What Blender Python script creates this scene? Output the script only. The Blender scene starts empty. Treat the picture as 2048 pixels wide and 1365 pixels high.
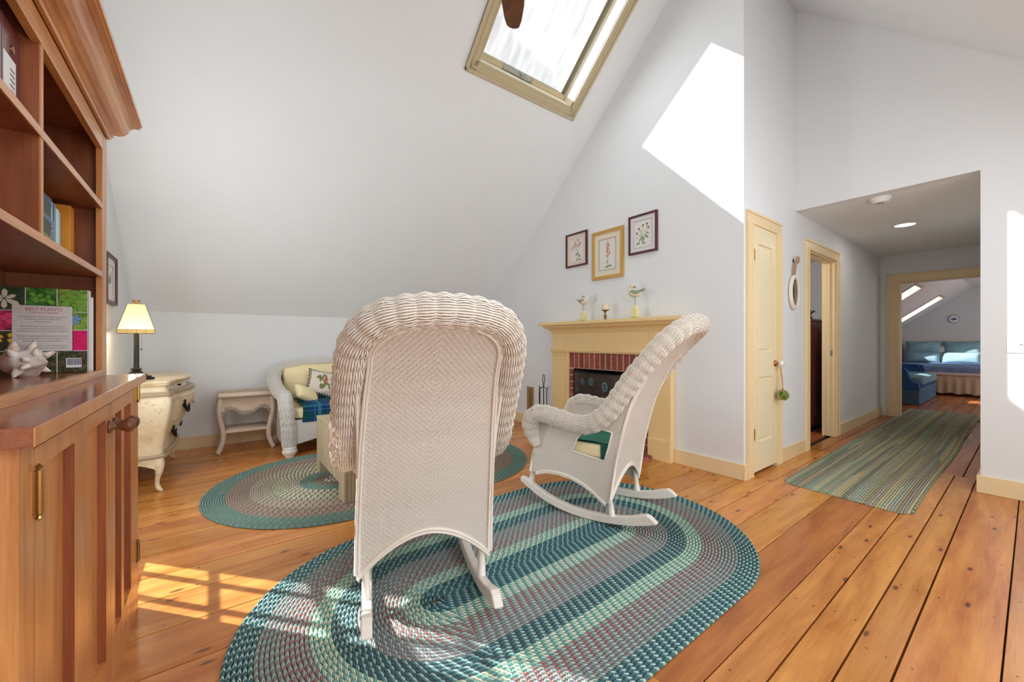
import bpy, bmesh, math, random
from mathutils import Vector, Matrix, geometry, noise
random.seed(7)
PI = math.pi
SC = bpy.context.scene
COL = SC.collection

# ---------------------------------------------------------------- camera, sky, sun, window and fill lights, exposure
cam = bpy.data.objects.new('camera', bpy.data.cameras.new('camera'))
COL.objects.link(cam); SC.camera = cam
cam.location = (0, 0, 1.10)
cam.rotation_euler = (PI / 2, 0, math.radians(52.95) - PI / 2)
cam.data.sensor_width = 36.0
cam.data.lens = 790.0 / 2048 * 36
cam.data.clip_start = 0.02; cam.data.clip_end = 200

SC.view_settings.view_transform = 'Standard'; SC.view_settings.look = 'None'
SC.view_settings.exposure = -0.03; SC.view_settings.gamma = 1.0
SC.view_settings.use_curve_mapping = False
SC.cycles.max_bounces = 10; SC.cycles.diffuse_bounces = 6
SC.cycles.transparent_max_bounces = 16
SC.cycles.sample_clamp_indirect = 6.0

SUN_DIR = Vector((1.0, -1.15, -1.20))
sun = bpy.data.objects.new('sun', bpy.data.lights.new('sun', 'SUN'))
sun.data.energy = 14.0; sun.data.angle = math.radians(0.6); sun.data.color = (1.0, 0.96, 0.90)
sun.rotation_euler = SUN_DIR.to_track_quat('-Z', 'Y').to_euler()
COL.objects.link(sun)

world = bpy.data.worlds.new('sky'); SC.world = world; world.use_nodes = True
wn = world.node_tree; wn.nodes.clear()
w_out = wn.nodes.new('ShaderNodeOutputWorld'); w_bg = wn.nodes.new('ShaderNodeBackground')
w_tc = wn.nodes.new('ShaderNodeTexCoord'); w_sep = wn.nodes.new('ShaderNodeSeparateXYZ')
w_rmp = wn.nodes.new('ShaderNodeValToRGB')
w_rmp.color_ramp.elements[0].position = 0.0; w_rmp.color_ramp.elements[0].color = (0.95, 0.96, 0.97, 1)
w_rmp.color_ramp.elements[1].position = 0.9; w_rmp.color_ramp.elements[1].color = (0.82, 0.87, 0.93, 1)
wn.links.new(w_tc.outputs['Generated'], w_sep.inputs[0]); wn.links.new(w_sep.outputs[2], w_rmp.inputs[0])
wn.links.new(w_rmp.outputs[0], w_bg.inputs[0]); w_bg.inputs[1].default_value = 0.80
wn.links.new(w_bg.outputs[0], w_out.inputs[0])

def day_or_fill_light(name, loc, direction, sx, sy, power, color=(0.86, 0.945, 1.0)):
    """rectangular area light for a window or skylight, or as added fill"""
    L = bpy.data.lights.new(name, 'AREA'); L.shape = 'RECTANGLE'; L.size = sx; L.size_y = sy
    L.energy = power; L.color = color
    o = bpy.data.objects.new(name, L); o.location = loc
    o.rotation_euler = Vector(direction).to_track_quat('-Z', 'Y').to_euler()
    COL.objects.link(o); return o

day_or_fill_light('added_fill_south', (1.6, -1.72, 1.15), (0, 1, 0.05), 3.2, 1.0, 52)  # added fill light at an invented window behind the camera
day_or_fill_light('added_fill_south_upper', (0.6, -0.55, 2.32), (0.0, 0.75, -0.9), 1.1, 1.0, 19)  # added fill behind the camera, at an invented skylight
day_or_fill_light('added_fill_south_upper_two', (2.9, -0.55, 2.32), (0.0, 0.75, -0.9), 1.1, 1.0, 19)  # second added fill behind the camera, its skylight invented too
day_or_fill_light('daylight_skylight', (2.36, 2.36, 3.74), (0, -0.7, -1), 0.95, 0.8, 9)
day_or_fill_light('daylight_west_window', (-0.58, 2.93, 1.3), (1, 0.25, 0), 0.5, 1.5, 20)
day_or_fill_light('added_fill_bedroom', (11.2, -1.6, 1.4), (0, 1, -0.05), 2.4, 1.2, 48, (0.95, 0.97, 1.0))  # added fill that brightens the bedroom, no such window known
day_or_fill_light('added_fill_side_room', (4.9, 2.6, 1.9), (1, -0.7, -0.3), 0.5, 0.5, 12, (1, 0.93, 0.86))  # added fill to bring up the dark cabinet, no source known

# ---------------------------------------------------------------- node expressions
class S:
    """a float socket with arithmetic"""
    def __init__(s, nt, sock): s.nt = nt; s.k = sock
    def _m(s, op, *a):
        n = s.nt.nodes.new('ShaderNodeMath'); n.operation = op
        for i, x in enumerate((s,) + a):
            if isinstance(x, S): s.nt.links.new(x.k, n.inputs[i])
            else: n.inputs[i].default_value = x
        return S(s.nt, n.outputs[0])
    def __add__(s, o): return s._m('ADD', o)
    __radd__ = __add__
    def __sub__(s, o): return s._m('SUBTRACT', o)
    def __rsub__(s, o): return (s * -1.0) + o
    def __mul__(s, o): return s._m('MULTIPLY', o)
    __rmul__ = __mul__
    def __truediv__(s, o): return s._m('DIVIDE', o)
    def floor(s): return s._m('FLOOR')
    def frac(s): return s._m('FRACT')
    def abs(s): return s._m('ABSOLUTE')
    def sin(s): return s._m('SINE')
    def pow(s, o): return s._m('POWER', o)
    def sqrt(s): return s._m('SQRT')
    def mod(s, o): return s._m('FLOORED_MODULO', o)
    def lt(s, o): return s._m('LESS_THAN', o)
    def gt(s, o): return s._m('GREATER_THAN', o)
    def min(s, o): return s._m('MINIMUM', o)
    def max(s, o): return s._m('MAXIMUM', o)
    def sel(s, a, b):
        """self(0/1) ? a : b"""
        return s * a + (1.0 - s) * b

def mat(name, color=(0.8, 0.8, 0.8), rough=0.5, metal=0.0, spec=0.5):
    m = bpy.data.materials.new(name); m.use_nodes = True
    b = m.node_tree.nodes['Principled BSDF']
    b.inputs['Base Color'].default_value = (*color, 1); b.inputs['Roughness'].default_value = rough
    b.inputs['Metallic'].default_value = metal; b.inputs['Specular IOR Level'].default_value = spec
    return m
def srgb(r, g, b):
    f = lambda c: (c / 255 / 12.92) if c / 255 <= 0.04045 else ((c / 255 + 0.055) / 1.055) ** 2.4
    return (f(r), f(g), f(b))
def BS(m): return m.node_tree.nodes['Principled BSDF']
def coords(m, kind='Object'):
    nt = m.node_tree; tc = nt.nodes.new('ShaderNodeTexCoord'); sp = nt.nodes.new('ShaderNodeSeparateXYZ')
    nt.links.new(tc.outputs[kind], sp.inputs[0])
    return [S(nt, sp.outputs[i]) for i in range(3)], tc.outputs[kind]
def vec(nt, x, y, z):
    n = nt.nodes.new('ShaderNodeCombineXYZ')
    for i, a in enumerate((x, y, z)):
        if isinstance(a, S): nt.links.new(a.k, n.inputs[i])
        else: n.inputs[i].default_value = a
    return n.outputs[0]
def nz(nt, v, scale=5.0, detail=3.0, rough=0.5, dist=0.0):
    n = nt.nodes.new('ShaderNodeTexNoise'); n.inputs['Scale'].default_value = scale
    n.inputs['Detail'].default_value = detail; n.inputs['Roughness'].default_value = rough
    n.inputs['Distortion'].default_value = dist
    if v is not None: nt.links.new(v, n.inputs['Vector'])
    return S(nt, n.outputs[0])
def ramp(nt, fac, stops, interp='LINEAR'):
    n = nt.nodes.new('ShaderNodeValToRGB'); cr = n.color_ramp; cr.interpolation = interp
    while len(cr.elements) < len(stops): cr.elements.new(0.5)
    for e, (p, c) in zip(cr.elements, stops): e.position = p; e.color = (*c, 1)
    nt.links.new(fac.k, n.inputs[0]); return n.outputs[0]
def mixc(nt, fac, a, b, mode='MIX'):
    n = nt.nodes.new('ShaderNodeMix'); n.data_type = 'RGBA'; n.blend_type = mode
    for s, x in ((n.inputs[0], fac), (n.inputs[6], a), (n.inputs[7], b)):
        if isinstance(x, S): nt.links.new(x.k, s)
        elif isinstance(x, (int, float)): s.default_value = x
        elif isinstance(x, tuple): s.default_value = (*x, 1)
        else: nt.links.new(x, s)
    return n.outputs[2]
def bump(m, h, strength=0.3, dist=0.002):
    nt = m.node_tree; n = nt.nodes.new('ShaderNodeBump'); n.inputs['Strength'].default_value = strength
    n.inputs['Distance'].default_value = dist; nt.links.new(h.k, n.inputs['Height'])
    nt.links.new(n.outputs[0], BS(m).inputs['Normal'])
def setc(m, out): m.node_tree.links.new(out, BS(m).inputs['Base Color'])
def obj_random(m):
    n = m.node_tree.nodes.new('ShaderNodeObjectInfo'); return S(m.node_tree, n.outputs['Random'])

def wood(name, light, dark, axis=0, rough=0.35, stretch=14.0, scale=2.2, per_object=0.0, knots=False):
    """long-grained wood, grain along the given axis"""
    m = mat(name, light, rough); nt = m.node_tree; c, _ = coords(m)
    rnd = obj_random(m)
    a = [None] * 3
    for i in range(3):
        a[i] = c[i] * (1.0 if i == axis else stretch) + (rnd * 31.0 if per_object else 0.0) * 1.0 if per_object else c[i] * (1.0 if i == axis else stretch)
    v = vec(nt, *a)
    g = nz(nt, v, scale, 5, 0.62, 0.6)
    fine = nz(nt, vec(nt, *[c[i] * (3.0 if i == axis else 160.0) for i in range(3)]), 2.0, 2, 0.6)
    g2 = (g * 0.75 + fine * 0.25)
    col = ramp(nt, g2, [(0.36, dark), (0.50, tuple(0.5 * (p + q) for p, q in zip(light, dark))), (0.64, light)])
    if per_object:
        hv = nt.nodes.new('ShaderNodeHueSaturation'); nt.links.new(col, hv.inputs['Color'])
        nt.links.new((rnd * per_object + (1.0 - per_object / 2)).k, hv.inputs['Value'])
        nt.links.new(((rnd * 17.3).frac() * 0.012 + 0.497).k, hv.inputs['Hue'])
        col = hv.outputs[0]
    setc(m, col); bump(m, fine, 0.06, 0.001)
    return m

# ---------------------------------------------------------------- materials
def paint(name, col, rough=0.6, amount=0.015):
    m = mat(name, col, rough); nt = m.node_tree; _, o = coords(m)
    n = nz(nt, o, 3.0, 3, 0.5)
    setc(m, ramp(nt, n, [(0.3, tuple(x * (1 - amount) for x in col)), (0.7, col)]))
    bump(m, nz(nt, o, 240.0, 2, 0.5), 0.05, 0.001)
    return m
M_WALL = paint('wall_paint', (0.80, 0.818, 0.832), 0.75)
M_CEIL = paint('ceiling_paint', (0.86, 0.882, 0.895), 0.8)
M_TRIM = paint('cream_yellow_trim_paint', srgb(240, 216, 170), 0.35)
M_TRIM2 = paint('pale_cream_door_paint', srgb(240, 226, 188), 0.35)
M_MANTEL = paint('yellow_mantel_paint', srgb(240, 208, 150), 0.38)
M_CHERRY = wood('cherry_wood', srgb(214, 150, 88), srgb(176, 108, 58), 2, 0.28, 12)
M_CHERRYY = wood('cherry_wood_long', srgb(216, 152, 90), srgb(176, 106, 56), 1, 0.22, 12)
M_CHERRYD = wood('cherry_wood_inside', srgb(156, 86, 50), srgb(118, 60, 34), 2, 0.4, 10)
M_CHERRYT = wood('dark_cherry_top', srgb(166, 98, 62), srgb(124, 66, 42), 1, 0.16, 12)
M_WALNUT = wood('dark_turned_wood', srgb(120, 72, 46), srgb(78, 42, 26), 0, 0.3, 6)
M_DARKWOOD = wood('dark_cabinet_wood', srgb(110, 46, 26), srgb(70, 26, 16), 2, 0.4, 10)
M_FAN = wood('fan_blade_wood', srgb(120, 76, 42), srgb(84, 50, 28), 1, 0.4, 8)
M_BRASS = mat('aged_brass', srgb(176, 142, 84), 0.3, 1.0)
M_COPPER = mat('copper', srgb(190, 110, 70), 0.3, 1.0)
M_BLACK = mat('black_iron', (0.012, 0.012, 0.013), 0.45, 0.5)
M_STEEL = mat('grey_metal', (0.45, 0.44, 0.42), 0.35, 0.8)
M_WHITE = mat('white_plastic', (0.82, 0.82, 0.81), 0.4)
M_PAPER = mat('paper', (0.80, 0.78, 0.73), 0.8)
M_DARK = mat('dark_void', (0.01, 0.01, 0.01), 0.9)
M_PORC = mat('white_porcelain', (0.85, 0.84, 0.80), 0.12)
M_MORTAR = mat('mortar', srgb(206, 182, 160), 0.9)

def m_floor():
    m = wood('pine_plank', srgb(222, 152, 80), srgb(172, 96, 42), 0, 0.27, 9.0, 1.3, per_object=0.30)
    nt = m.node_tree; c, o = coords(m); rnd = obj_random(m)
    # knots
    kv = vec(nt, c[0] * 1.6 + rnd * 40.0, c[1] * 5.0 + rnd * 11.0, 0.0)
    vo = nt.nodes.new('ShaderNodeTexVoronoi'); vo.voronoi_dimensions = '2D'; vo.inputs['Scale'].default_value = 1.25; nt.links.new(kv, vo.inputs['Vector'])
    d = S(nt, vo.outputs['Distance']) + (nz(nt, o, 30, 2) - 0.5) * 0.05
    vc = nt.nodes.new('ShaderNodeSeparateColor'); nt.links.new(vo.outputs['Color'], vc.inputs[0])
    keep = S(nt, vc.outputs[0]).gt(0.30)
    kn = keep * (1.0 - (d / 0.06).min(1.0)); halo = keep * (1.0 - (d / 0.16).min(1.0)) * 0.5
    base = BS(m).inputs['Base Color'].links[0].from_socket
    x = mixc(nt, halo, base, srgb(176, 96, 40)); x = mixc(nt, (kn * 2.2).min(1.0), x, srgb(84, 46, 26))
    # nail pairs at the joists
    sp = (c[0] + (rnd * 3.0)) / 0.61
    nx = ((sp.frac() - 0.5) * 0.61).abs(); uvn = nt.nodes.new('ShaderNodeUVMap'); us = nt.nodes.new('ShaderNodeSeparateXYZ')
    nt.links.new(uvn.outputs[0], us.inputs[0]); vv = S(nt, us.outputs[1])   # distance from nearest long edge (m)
    dd = (nx * nx + (vv - 0.03) * (vv - 0.03)).sqrt()
    x = mixc(nt, dd.lt(0.0042), x, (0.02, 0.012, 0.008))
    # ambering and wear
    w = nz(nt, o, 0.9, 3, 0.6)
    x = mixc(nt, w.gt(0.0) * (w - 0.35).max(0.0) * 0.8, x, srgb(206, 132, 66), 'MIX')
    setc(m, x)
    r = nz(nt, o, 2.3, 4, 0.6)
    nt.links.new((r * 0.22 + 0.16).k, BS(m).inputs['Roughness'])
    return m
M_FLOOR = m_floor()
def m_floor_dark():
    m = wood('reddish_plank', srgb(196, 118, 62), srgb(150, 78, 38), 0, 0.27, 9.0, 1.3, per_object=0.22)
    return m
M_FLOORD = m_floor_dark()

def uvs(m, name='UVMap'):
    nt = m.node_tree; n = nt.nodes.new('ShaderNodeUVMap'); s = nt.nodes.new('ShaderNodeSeparateXYZ')
    nt.links.new(n.outputs[0], s.inputs[0]); return S(nt, s.outputs[0]), S(nt, s.outputs[1])

def m_twill(name, col, strength=0.9):
    """herringbone weave; uv in strands, diamonds around uv (0,0)"""
    m = mat(name, col, 0.55); nt = m.node_tree; u, v = uvs(m)
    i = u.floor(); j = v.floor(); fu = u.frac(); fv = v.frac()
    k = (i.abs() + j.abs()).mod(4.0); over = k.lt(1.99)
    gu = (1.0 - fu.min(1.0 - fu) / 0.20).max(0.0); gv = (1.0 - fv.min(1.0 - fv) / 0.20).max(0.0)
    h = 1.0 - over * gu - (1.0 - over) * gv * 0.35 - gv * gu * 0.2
    bump(m, h, strength, 0.004)
    setc(m, mixc(nt, (over * gu) * 0.35, col, tuple(x * 0.55 for x in col)))  # darker grooves paint shade between the strands into the colour
    return m
M_WICK = mat('ivory_painted_wicker', srgb(240, 230, 218), 0.5)
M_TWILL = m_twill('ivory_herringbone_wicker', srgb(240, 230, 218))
M_WHITEP = paint('ivory_painted_wood', srgb(240, 232, 222), 0.35)
M_WICKW = mat('white_painted_wicker', srgb(236, 232, 226), 0.5)

def m_basket(name, col, strength=0.8, dark=0.55):
    m = mat(name, col, 0.6); nt = m.node_tree; u, v = uvs(m)
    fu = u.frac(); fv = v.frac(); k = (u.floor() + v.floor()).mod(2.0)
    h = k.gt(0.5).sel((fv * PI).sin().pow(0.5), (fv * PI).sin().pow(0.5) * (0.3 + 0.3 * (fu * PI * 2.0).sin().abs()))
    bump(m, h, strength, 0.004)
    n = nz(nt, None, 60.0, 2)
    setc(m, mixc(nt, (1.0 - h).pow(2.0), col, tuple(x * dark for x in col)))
    return m
M_BASKW = m_basket('white_basket_weave', srgb(234, 230, 224))
M_BASKT = m_basket('whitewashed_rattan_weave', srgb(206, 184, 160), 0.8, 0.55)
M_RATTAN = mat('whitewashed_rattan', srgb(218, 198, 178), 0.6)

def m_braid(name):
    """three-strand braid. uv: u = length in lobes, v = row + fraction across. colours c0,c1,c2 per row"""
    m = mat(name, (0.5, 0.5, 0.5), 0.9); nt = m.node_tree; u, v = uvs(m)
    fv = v.frac(); side = fv.gt(0.5); t = (fv - 0.5).abs()
    row = v.floor()
    w = (nz(nt, vec(nt, u * 0.6, v * 0.6, 0.0), 1.0, 2) - 0.5) * 0.5
    p = u + w + row * 0.37 - t * 1.5 + side * 0.5
    k = p.floor(); f = p.frac()
    sid = (k * 2.0 + side).mod(3.0)
    at = []
    for n_ in ('c0', 'c1', 'c2'):
        a = nt.nodes.new('ShaderNodeAttribute'); a.attribute_name = n_; at.append(a.outputs['Color'])
    x = mixc(nt, sid.gt(0.5), at[0], at[1]); x = mixc(nt, sid.gt(1.5), x, at[2])
    sp = nz(nt, vec(nt, u * 7.0, v * 9.0, 0.0), 1.0, 2, 0.7)
    x = mixc(nt, (sp - 0.35).max(0.0) * 0.5, x, tuple([0.75] * 3), 'MULTIPLY')
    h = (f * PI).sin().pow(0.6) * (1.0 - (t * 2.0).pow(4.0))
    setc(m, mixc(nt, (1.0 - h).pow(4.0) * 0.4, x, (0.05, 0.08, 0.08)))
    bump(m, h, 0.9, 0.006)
    BS(m).inputs['Specular IOR Level'].default_value = 0.2
    return m
M_BRAID = m_braid('braided_wool')

def m_fabric(name, col, amount=0.08, scale=300.0, rough=0.9):
    m = mat(name, col, rough, spec=0.2); nt = m.node_tree; _, o = coords(m)
    n = nz(nt, o, 6.0, 3); setc(m, ramp(nt, n, [(0.3, tuple(x * (1 - amount) for x in col)), (0.7, col)]))
    bump(m, nz(nt, o, scale, 2), 0.25, 0.001); return m
M_CUSH = m_fabric('pale_yellow_cotton', srgb(246, 228, 182))
M_CUSHC = m_fabric('cream_canvas', srgb(238, 222, 180))
M_GREEN = m_fabric('green_cotton', srgb(70, 140, 118), 0.25)

def m_plaid():
    m = mat('blue_green_plaid', (0.05, 0.1, 0.3), 0.9, spec=0.15); nt = m.node_tree; u, v = uvs(m)
    def band(s, per, a, b): f = (s / per).frac(); return f.gt(a) * f.lt(b)
    c = srgb(30, 62, 120); x = mixc(nt, band(u, 0.24, 0.0, 0.28) * 0.75, c, srgb(16, 66, 66))
    x = mixc(nt, band(v, 0.24, 0.1, 0.38) * 0.6, x, srgb(20, 80, 76))
    x = mixc(nt, band(u, 0.24, 0.55, 0.68) * 0.7, x, srgb(60, 130, 128)); x = mixc(nt, band(v, 0.24, 0.6, 0.7) * 0.6, x, srgb(60, 124, 130))
    x = mixc(nt, band(u, 0.24, 0.44, 0.455) * 0.8, x, srgb(96, 160, 190)); x = mixc(nt, band(v, 0.24, 0.44, 0.455) * 0.8, x, srgb(96, 160, 190))
    x = mixc(nt, band(u, 0.24, 0.80, 0.82) * 0.7, x, srgb(30, 40, 70)); setc(m, x); return m
M_PLAID = m_plaid()

def m_commode():
    m = mat('antiqued_cream_lacquer', srgb(226, 208, 172), 0.28); nt = m.node_tree; c, o = coords(m)
    n = nz(nt, o, 5.0, 5, 0.65); x = ramp(nt, n, [(0.30, srgb(196, 172, 124)), (0.5, srgb(228, 208, 172)), (0.75, srgb(238, 224, 196))])
    cr = nz(nt, o, 26.0, 6, 0.7, 1.5); x = mixc(nt, (cr.lt(0.40)) * 0.35, x, srgb(150, 116, 72))
    fl = nz(nt, o, 13.0, 4, 0.75, 0.8); x = mixc(nt, (fl - 0.60).max(0.0) * 3.2, x, srgb(206, 120, 92))
    setc(m, x); bump(m, cr, 0.12, 0.002); return m
M_COMM = m_commode()
M_COMMD = mat('antiqued_molding', srgb(178, 156, 124), 0.35)

def m_stone():
    m = mat('tessellated_stone', srgb(186, 170, 138), 0.5); nt = m.node_tree; c, o = coords(m)
    n = nz(nt, vec(nt, c[0] * 20.0, c[1] * 20.0, c[2] * 3.0), 2.0, 4, 0.6)
    x = ramp(nt, n, [(0.25, srgb(150, 134, 104)), (0.5, srgb(188, 172, 140)), (0.75, srgb(206, 192, 164))])
    g = nz(nt, vec(nt, c[0] * 3.0, c[1] * 9.0, c[2] * 9.0), 12.0, 3)
    setc(m, mixc(nt, (g - 0.5).max(0.0), x, srgb(140, 124, 96))); return m
M_STONE = m_stone(); M_STONED = mat('darker_stone_inlay', srgb(164, 146, 116), 0.5)

def m_brick():
    m = mat('red_brick', srgb(150, 78, 62), 0.85); nt = m.node_tree; _, o = coords(m); r = obj_random(m)
    n = nz(nt, o, 26.0, 4, 0.65)
    x = ramp(nt, n, [(0.3, srgb(126, 56, 44)), (0.55, srgb(160, 82, 64)), (0.8, srgb(178, 104, 84))])
    hv = nt.nodes.new('ShaderNodeHueSaturation'); nt.links.new(x, hv.inputs['Color']); nt.links.new((r * 0.45 + 0.75).k, hv.inputs['Value'])
    setc(m, hv.outputs[0]); bump(m, n, 0.4, 0.004); return m
M_BRICK = m_brick()

def m_clear(name, tint=(1, 1, 1), gloss=0.06, haze=0.0, hazecol=(0.9, 0.9, 0.88)):
    m = bpy.data.materials.new(name); m.use_nodes = True; nt = m.node_tree; nt.nodes.clear()
    out = nt.nodes.new('ShaderNodeOutputMaterial'); tr = nt.nodes.new('ShaderNodeBsdfTransparent'); tr.inputs[0].default_value = (*tint, 1)
    gl = nt.nodes.new('ShaderNodeBsdfGlossy'); gl.inputs['Roughness'].default_value = 0.02
    mx = nt.nodes.new('ShaderNodeMixShader'); mx.inputs[0].default_value = gloss
    nt.links.new(tr.outputs[0], mx.inputs[1]); nt.links.new(gl.outputs[0], mx.inputs[2]); last = mx.outputs[0]
    if haze:
        tl = nt.nodes.new('ShaderNodeBsdfTranslucent'); tl.inputs[0].default_value = (*hazecol, 1)
        tc = nt.nodes.new('ShaderNodeTexCoord')
        sep = nt.nodes.new('ShaderNodeSeparateXYZ'); nt.links.new(tc.outputs['Object'], sep.inputs[0])
        c = [S(nt, sep.outputs[i]) for i in range(3)]
        n = nz(nt, vec(nt, c[0] * 9.0, c[1] * 2.0, c[2] * 2.0), 2.0, 5, 0.65, 0.6)
        mh = nt.nodes.new('ShaderNodeMixShader'); nt.links.new((((n - 0.35).max(0.0)) * 2.2 * haze + haze * 0.3).min(0.9).k, mh.inputs[0])
        nt.links.new(last, mh.inputs[1]); nt.links.new(tl.outputs[0], mh.inputs[2]); last = mh.outputs[0]
    nt.links.new(last, out.inputs[0]); return m
M_GLASS = m_clear('window_glass')
M_GLASSH = m_clear('dusty_skylight_glass', haze=0.07)
M_PICGLASS = m_clear('picture_glass', gloss=0.04)

def m_emit(name, col, strength):
    m = mat(name, col, 0.6); b = BS(m); b.inputs['Emission Color'].default_value = (*col, 1); b.inputs['Emission Strength'].default_value = strength; return m

# ---------------------------------------------------------------- mesh helpers
class B:
    """collects shapes; out() links them as one mesh object"""
    def __init__(s): s.bm = bmesh.new(); s.uv = None
    def box(s, x0, x1, y0, y1, z0, z1, bev=0.0):
        r = bmesh.ops.create_cube(s.bm, size=1.0)
        for v in r['verts']:
            v.co = Vector(((x0 + x1) / 2 + v.co.x * (x1 - x0), (y0 + y1) / 2 + v.co.y * (y1 - y0), (z0 + z1) / 2 + v.co.z * (z1 - z0)))
        if bev:
            es = list({e for v in r['verts'] for e in v.link_edges})
            bmesh.ops.bevel(s.bm, geom=es, offset=bev, segments=2, affect='EDGES', profile=0.6)
        return s
    def obox(s, c, size, rot, bev=0.0):
        r = bmesh.ops.create_cube(s.bm, size=1.0); vs = r['verts']
        for v in vs: v.co = Vector((v.co.x * size[0], v.co.y * size[1], v.co.z * size[2]))
        if bev:
            es = list({e for v in vs for e in v.link_edges}); rr = bmesh.ops.bevel(s.bm, geom=es, offset=bev, segments=2, affect='EDGES')
            vs = list({v for f in rr['faces'] for v in f.verts} | {v for v in vs if v.is_valid})
        for v in vs: v.co = rot @ v.co + Vector(c)
        return s
    def grid(s, f, nu, nv, cu=False, cv=False, uvf=None):
        """surface f(i,j)->co on an nu x nv lattice"""
        vs = [[s.bm.verts.new(f(i, j)) for j in range(nv)] for i in range(nu)]
        lay = s.bm.loops.layers.uv.verify() if uvf else None
        for i in range(nu if cu else nu - 1):
            for j in range(nv if cv else nv - 1):
                q = [(i, j), (i + 1, j), (i + 1, j + 1), (i, j + 1)]
                try: fc = s.bm.faces.new([vs[a % nu][b % nv] for a, b in q])
                except ValueError: continue
                fc.smooth = True
                if lay:
                    for l, (a, b) in zip(fc.loops, q): l[lay].uv = uvf(a, b)
        return vs
    def tube(s, pts, r, n=8, closed=False, cap=True, sy=1.0, up=None):
        pts = [Vector(p) for p in pts]; m = len(pts); rr = r if isinstance(r, (list, tuple)) else [r] * m
        tan = []
        for i in range(m):
            a = pts[(i - 1) % m] if (i or closed) else pts[0]; b = pts[(i + 1) % m] if (i < m - 1 or closed) else pts[-1]
            t = (b - a); tan.append(t.normalized() if t.length > 1e-9 else Vector((0, 0, 1)))
        x = Vector(up) if up else (Vector((0, 0, 1)) if abs(tan[0].z) < 0.9 else Vector((1, 0, 0)))
        nrm = (x - tan[0] * x.dot(tan[0])).normalized(); fr = []
        for i in range(m):
            nrm = (nrm - tan[i] * nrm.dot(tan[i])).normalized(); fr.append((nrm.copy(), tan[i].cross(nrm)))
        vs = s.grid(lambda i, j: pts[i] + (fr[i][0] * math.cos(2 * PI * j / n) + fr[i][1] * (math.sin(2 * PI * j / n) * sy)) * rr[i], m, n, cu=closed, cv=True)
        if cap and not closed:
            for k in (0, -1):
                try: s.bm.faces.new(vs[k] if k else vs[k][::-1])
                except ValueError: pass
        return s
    def lathe(s, prof, c=(0, 0, 0), n=20, axis='Z', cap=True, a0=0.0):
        c = Vector(c)
        def f(i, j):
            r, h = prof[i]; a = a0 + 2 * PI * j / n
            p = (r * math.cos(a), r * math.sin(a), h)
            if axis == 'X': p = (p[2], p[0], p[1])
            if axis == 'Y': p = (p[0], p[2], p[1])
            return c + Vector(p)
        vs = s.grid(f, len(prof), n, cv=True)
        if cap:
            for k in (0, -1):
                if prof[k][0] > 1e-5:
                    try: s.bm.faces.new(vs[k])
                    except ValueError: pass
        return s
    def ball(s, c, r, n=12, scale=(1, 1, 1), rot=None):
        prof = [(max(1e-4, math.sin(PI * i / (n // 2))), -math.cos(PI * i / (n // 2))) for i in range(n // 2 + 1)]
        rot = rot or Matrix.Identity(3)
        s.grid(lambda i, j: Vector(c) + rot @ Vector((prof[i][0] * math.cos(2 * PI * j / n) * scale[0], prof[i][0] * math.sin(2 * PI * j / n) * scale[1], prof[i][1] * scale[2])) * r, len(prof), n, cv=True)
        return s
    def slab(s, outer, holes, O, U, V, N, th, uvs=1.0, uvo=(0, 0)):
        """flat plate with holes: 2-D outline on O+U*a+V*b, thickness th along N"""
        O, U, V, N = map(Vector, (O, U, V, N)); loops = [outer] + list(holes)
        P = [Vector((p[0], p[1], 0)) for L in loops for p in L]
        tri = geometry.tessellate_polygon([[Vector((p[0], p[1], 0)) for p in L] for L in loops])
        A = [s.bm.verts.new(O + U * p.x + V * p.y) for p in P]; C = [s.bm.verts.new(O + U * p.x + V * p.y + N * th) for p in P]
        lay = s.bm.loops.layers.uv.verify()
        for t in tri:
            for vs_, o in ((A, 1), (C, -1)):
                try: f = s.bm.faces.new([vs_[i] for i in t][::o])
                except ValueError: continue
                for l, i in zip(f.loops, list(t)[::o]): l[lay].uv = (P[i].x * uvs + uvo[0], P[i].y * uvs + uvo[1])
        k = 0
        for L in loops:
            n = len(L)
            for i in range(n):
                a, b = k + i, k + (i + 1) % n
                try: s.bm.faces.new((A[a], A[b], C[b], C[a]))
                except ValueError: pass
            k += n
        bmesh.ops.recalc_face_normals(s.bm, faces=s.bm.faces)
        return s
    def poly(s, pts):
        try: s.bm.faces.new([s.bm.verts.new(p) for p in pts])
        except ValueError: pass
        return s
    def out(s, name, m, parent=None, smooth=None, local=False, kind=None, loc=None):
        if parent is not None and not local: bmesh.ops.translate(s.bm, verts=s.bm.verts, vec=-parent_origin(parent))
        if loc is not None: bmesh.ops.translate(s.bm, verts=s.bm.verts, vec=-Vector(loc))
        me = bpy.data.meshes.new(name); s.bm.to_mesh(me); s.bm.free()
        if smooth is not None:
            me.polygons.foreach_set('use_smooth', [smooth] * len(me.polygons))
        me.materials.append(m)
        o = bpy.data.objects.new(name, me); COL.objects.link(o)
        if parent is not None: o.parent = parent
        if loc is not None: o.location = loc
        if kind: o['kind'] = kind
        return o
def parent_origin(p):
    v = Vector((0, 0, 0))
    while p is not None: v += p.location; p = p.parent
    return v
def tag(o, label, cat, group=None):
    o['label'] = label; o['category'] = cat
    if group: o['group'] = group
    return o
def thing(name, label, cat, loc=(0, 0, 0), rotz=0.0, group=None):
    o = bpy.data.objects.new(name, None); o.empty_display_size = 0.1; COL.objects.link(o)
    o.location = loc; o.rotation_euler = (0, 0, rotz); return tag(o, label, cat, group)
def struct(o): o['kind'] = 'structure'; return o
def sroot(name, loc=(0, 0, 0)):
    o = bpy.data.objects.new(name, None); COL.objects.link(o); o.location = loc; return struct(o)
def rect(a0, a1, b0, b1): return [(a0, b0), (a1, b0), (a1, b1), (a0, b1)]
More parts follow.
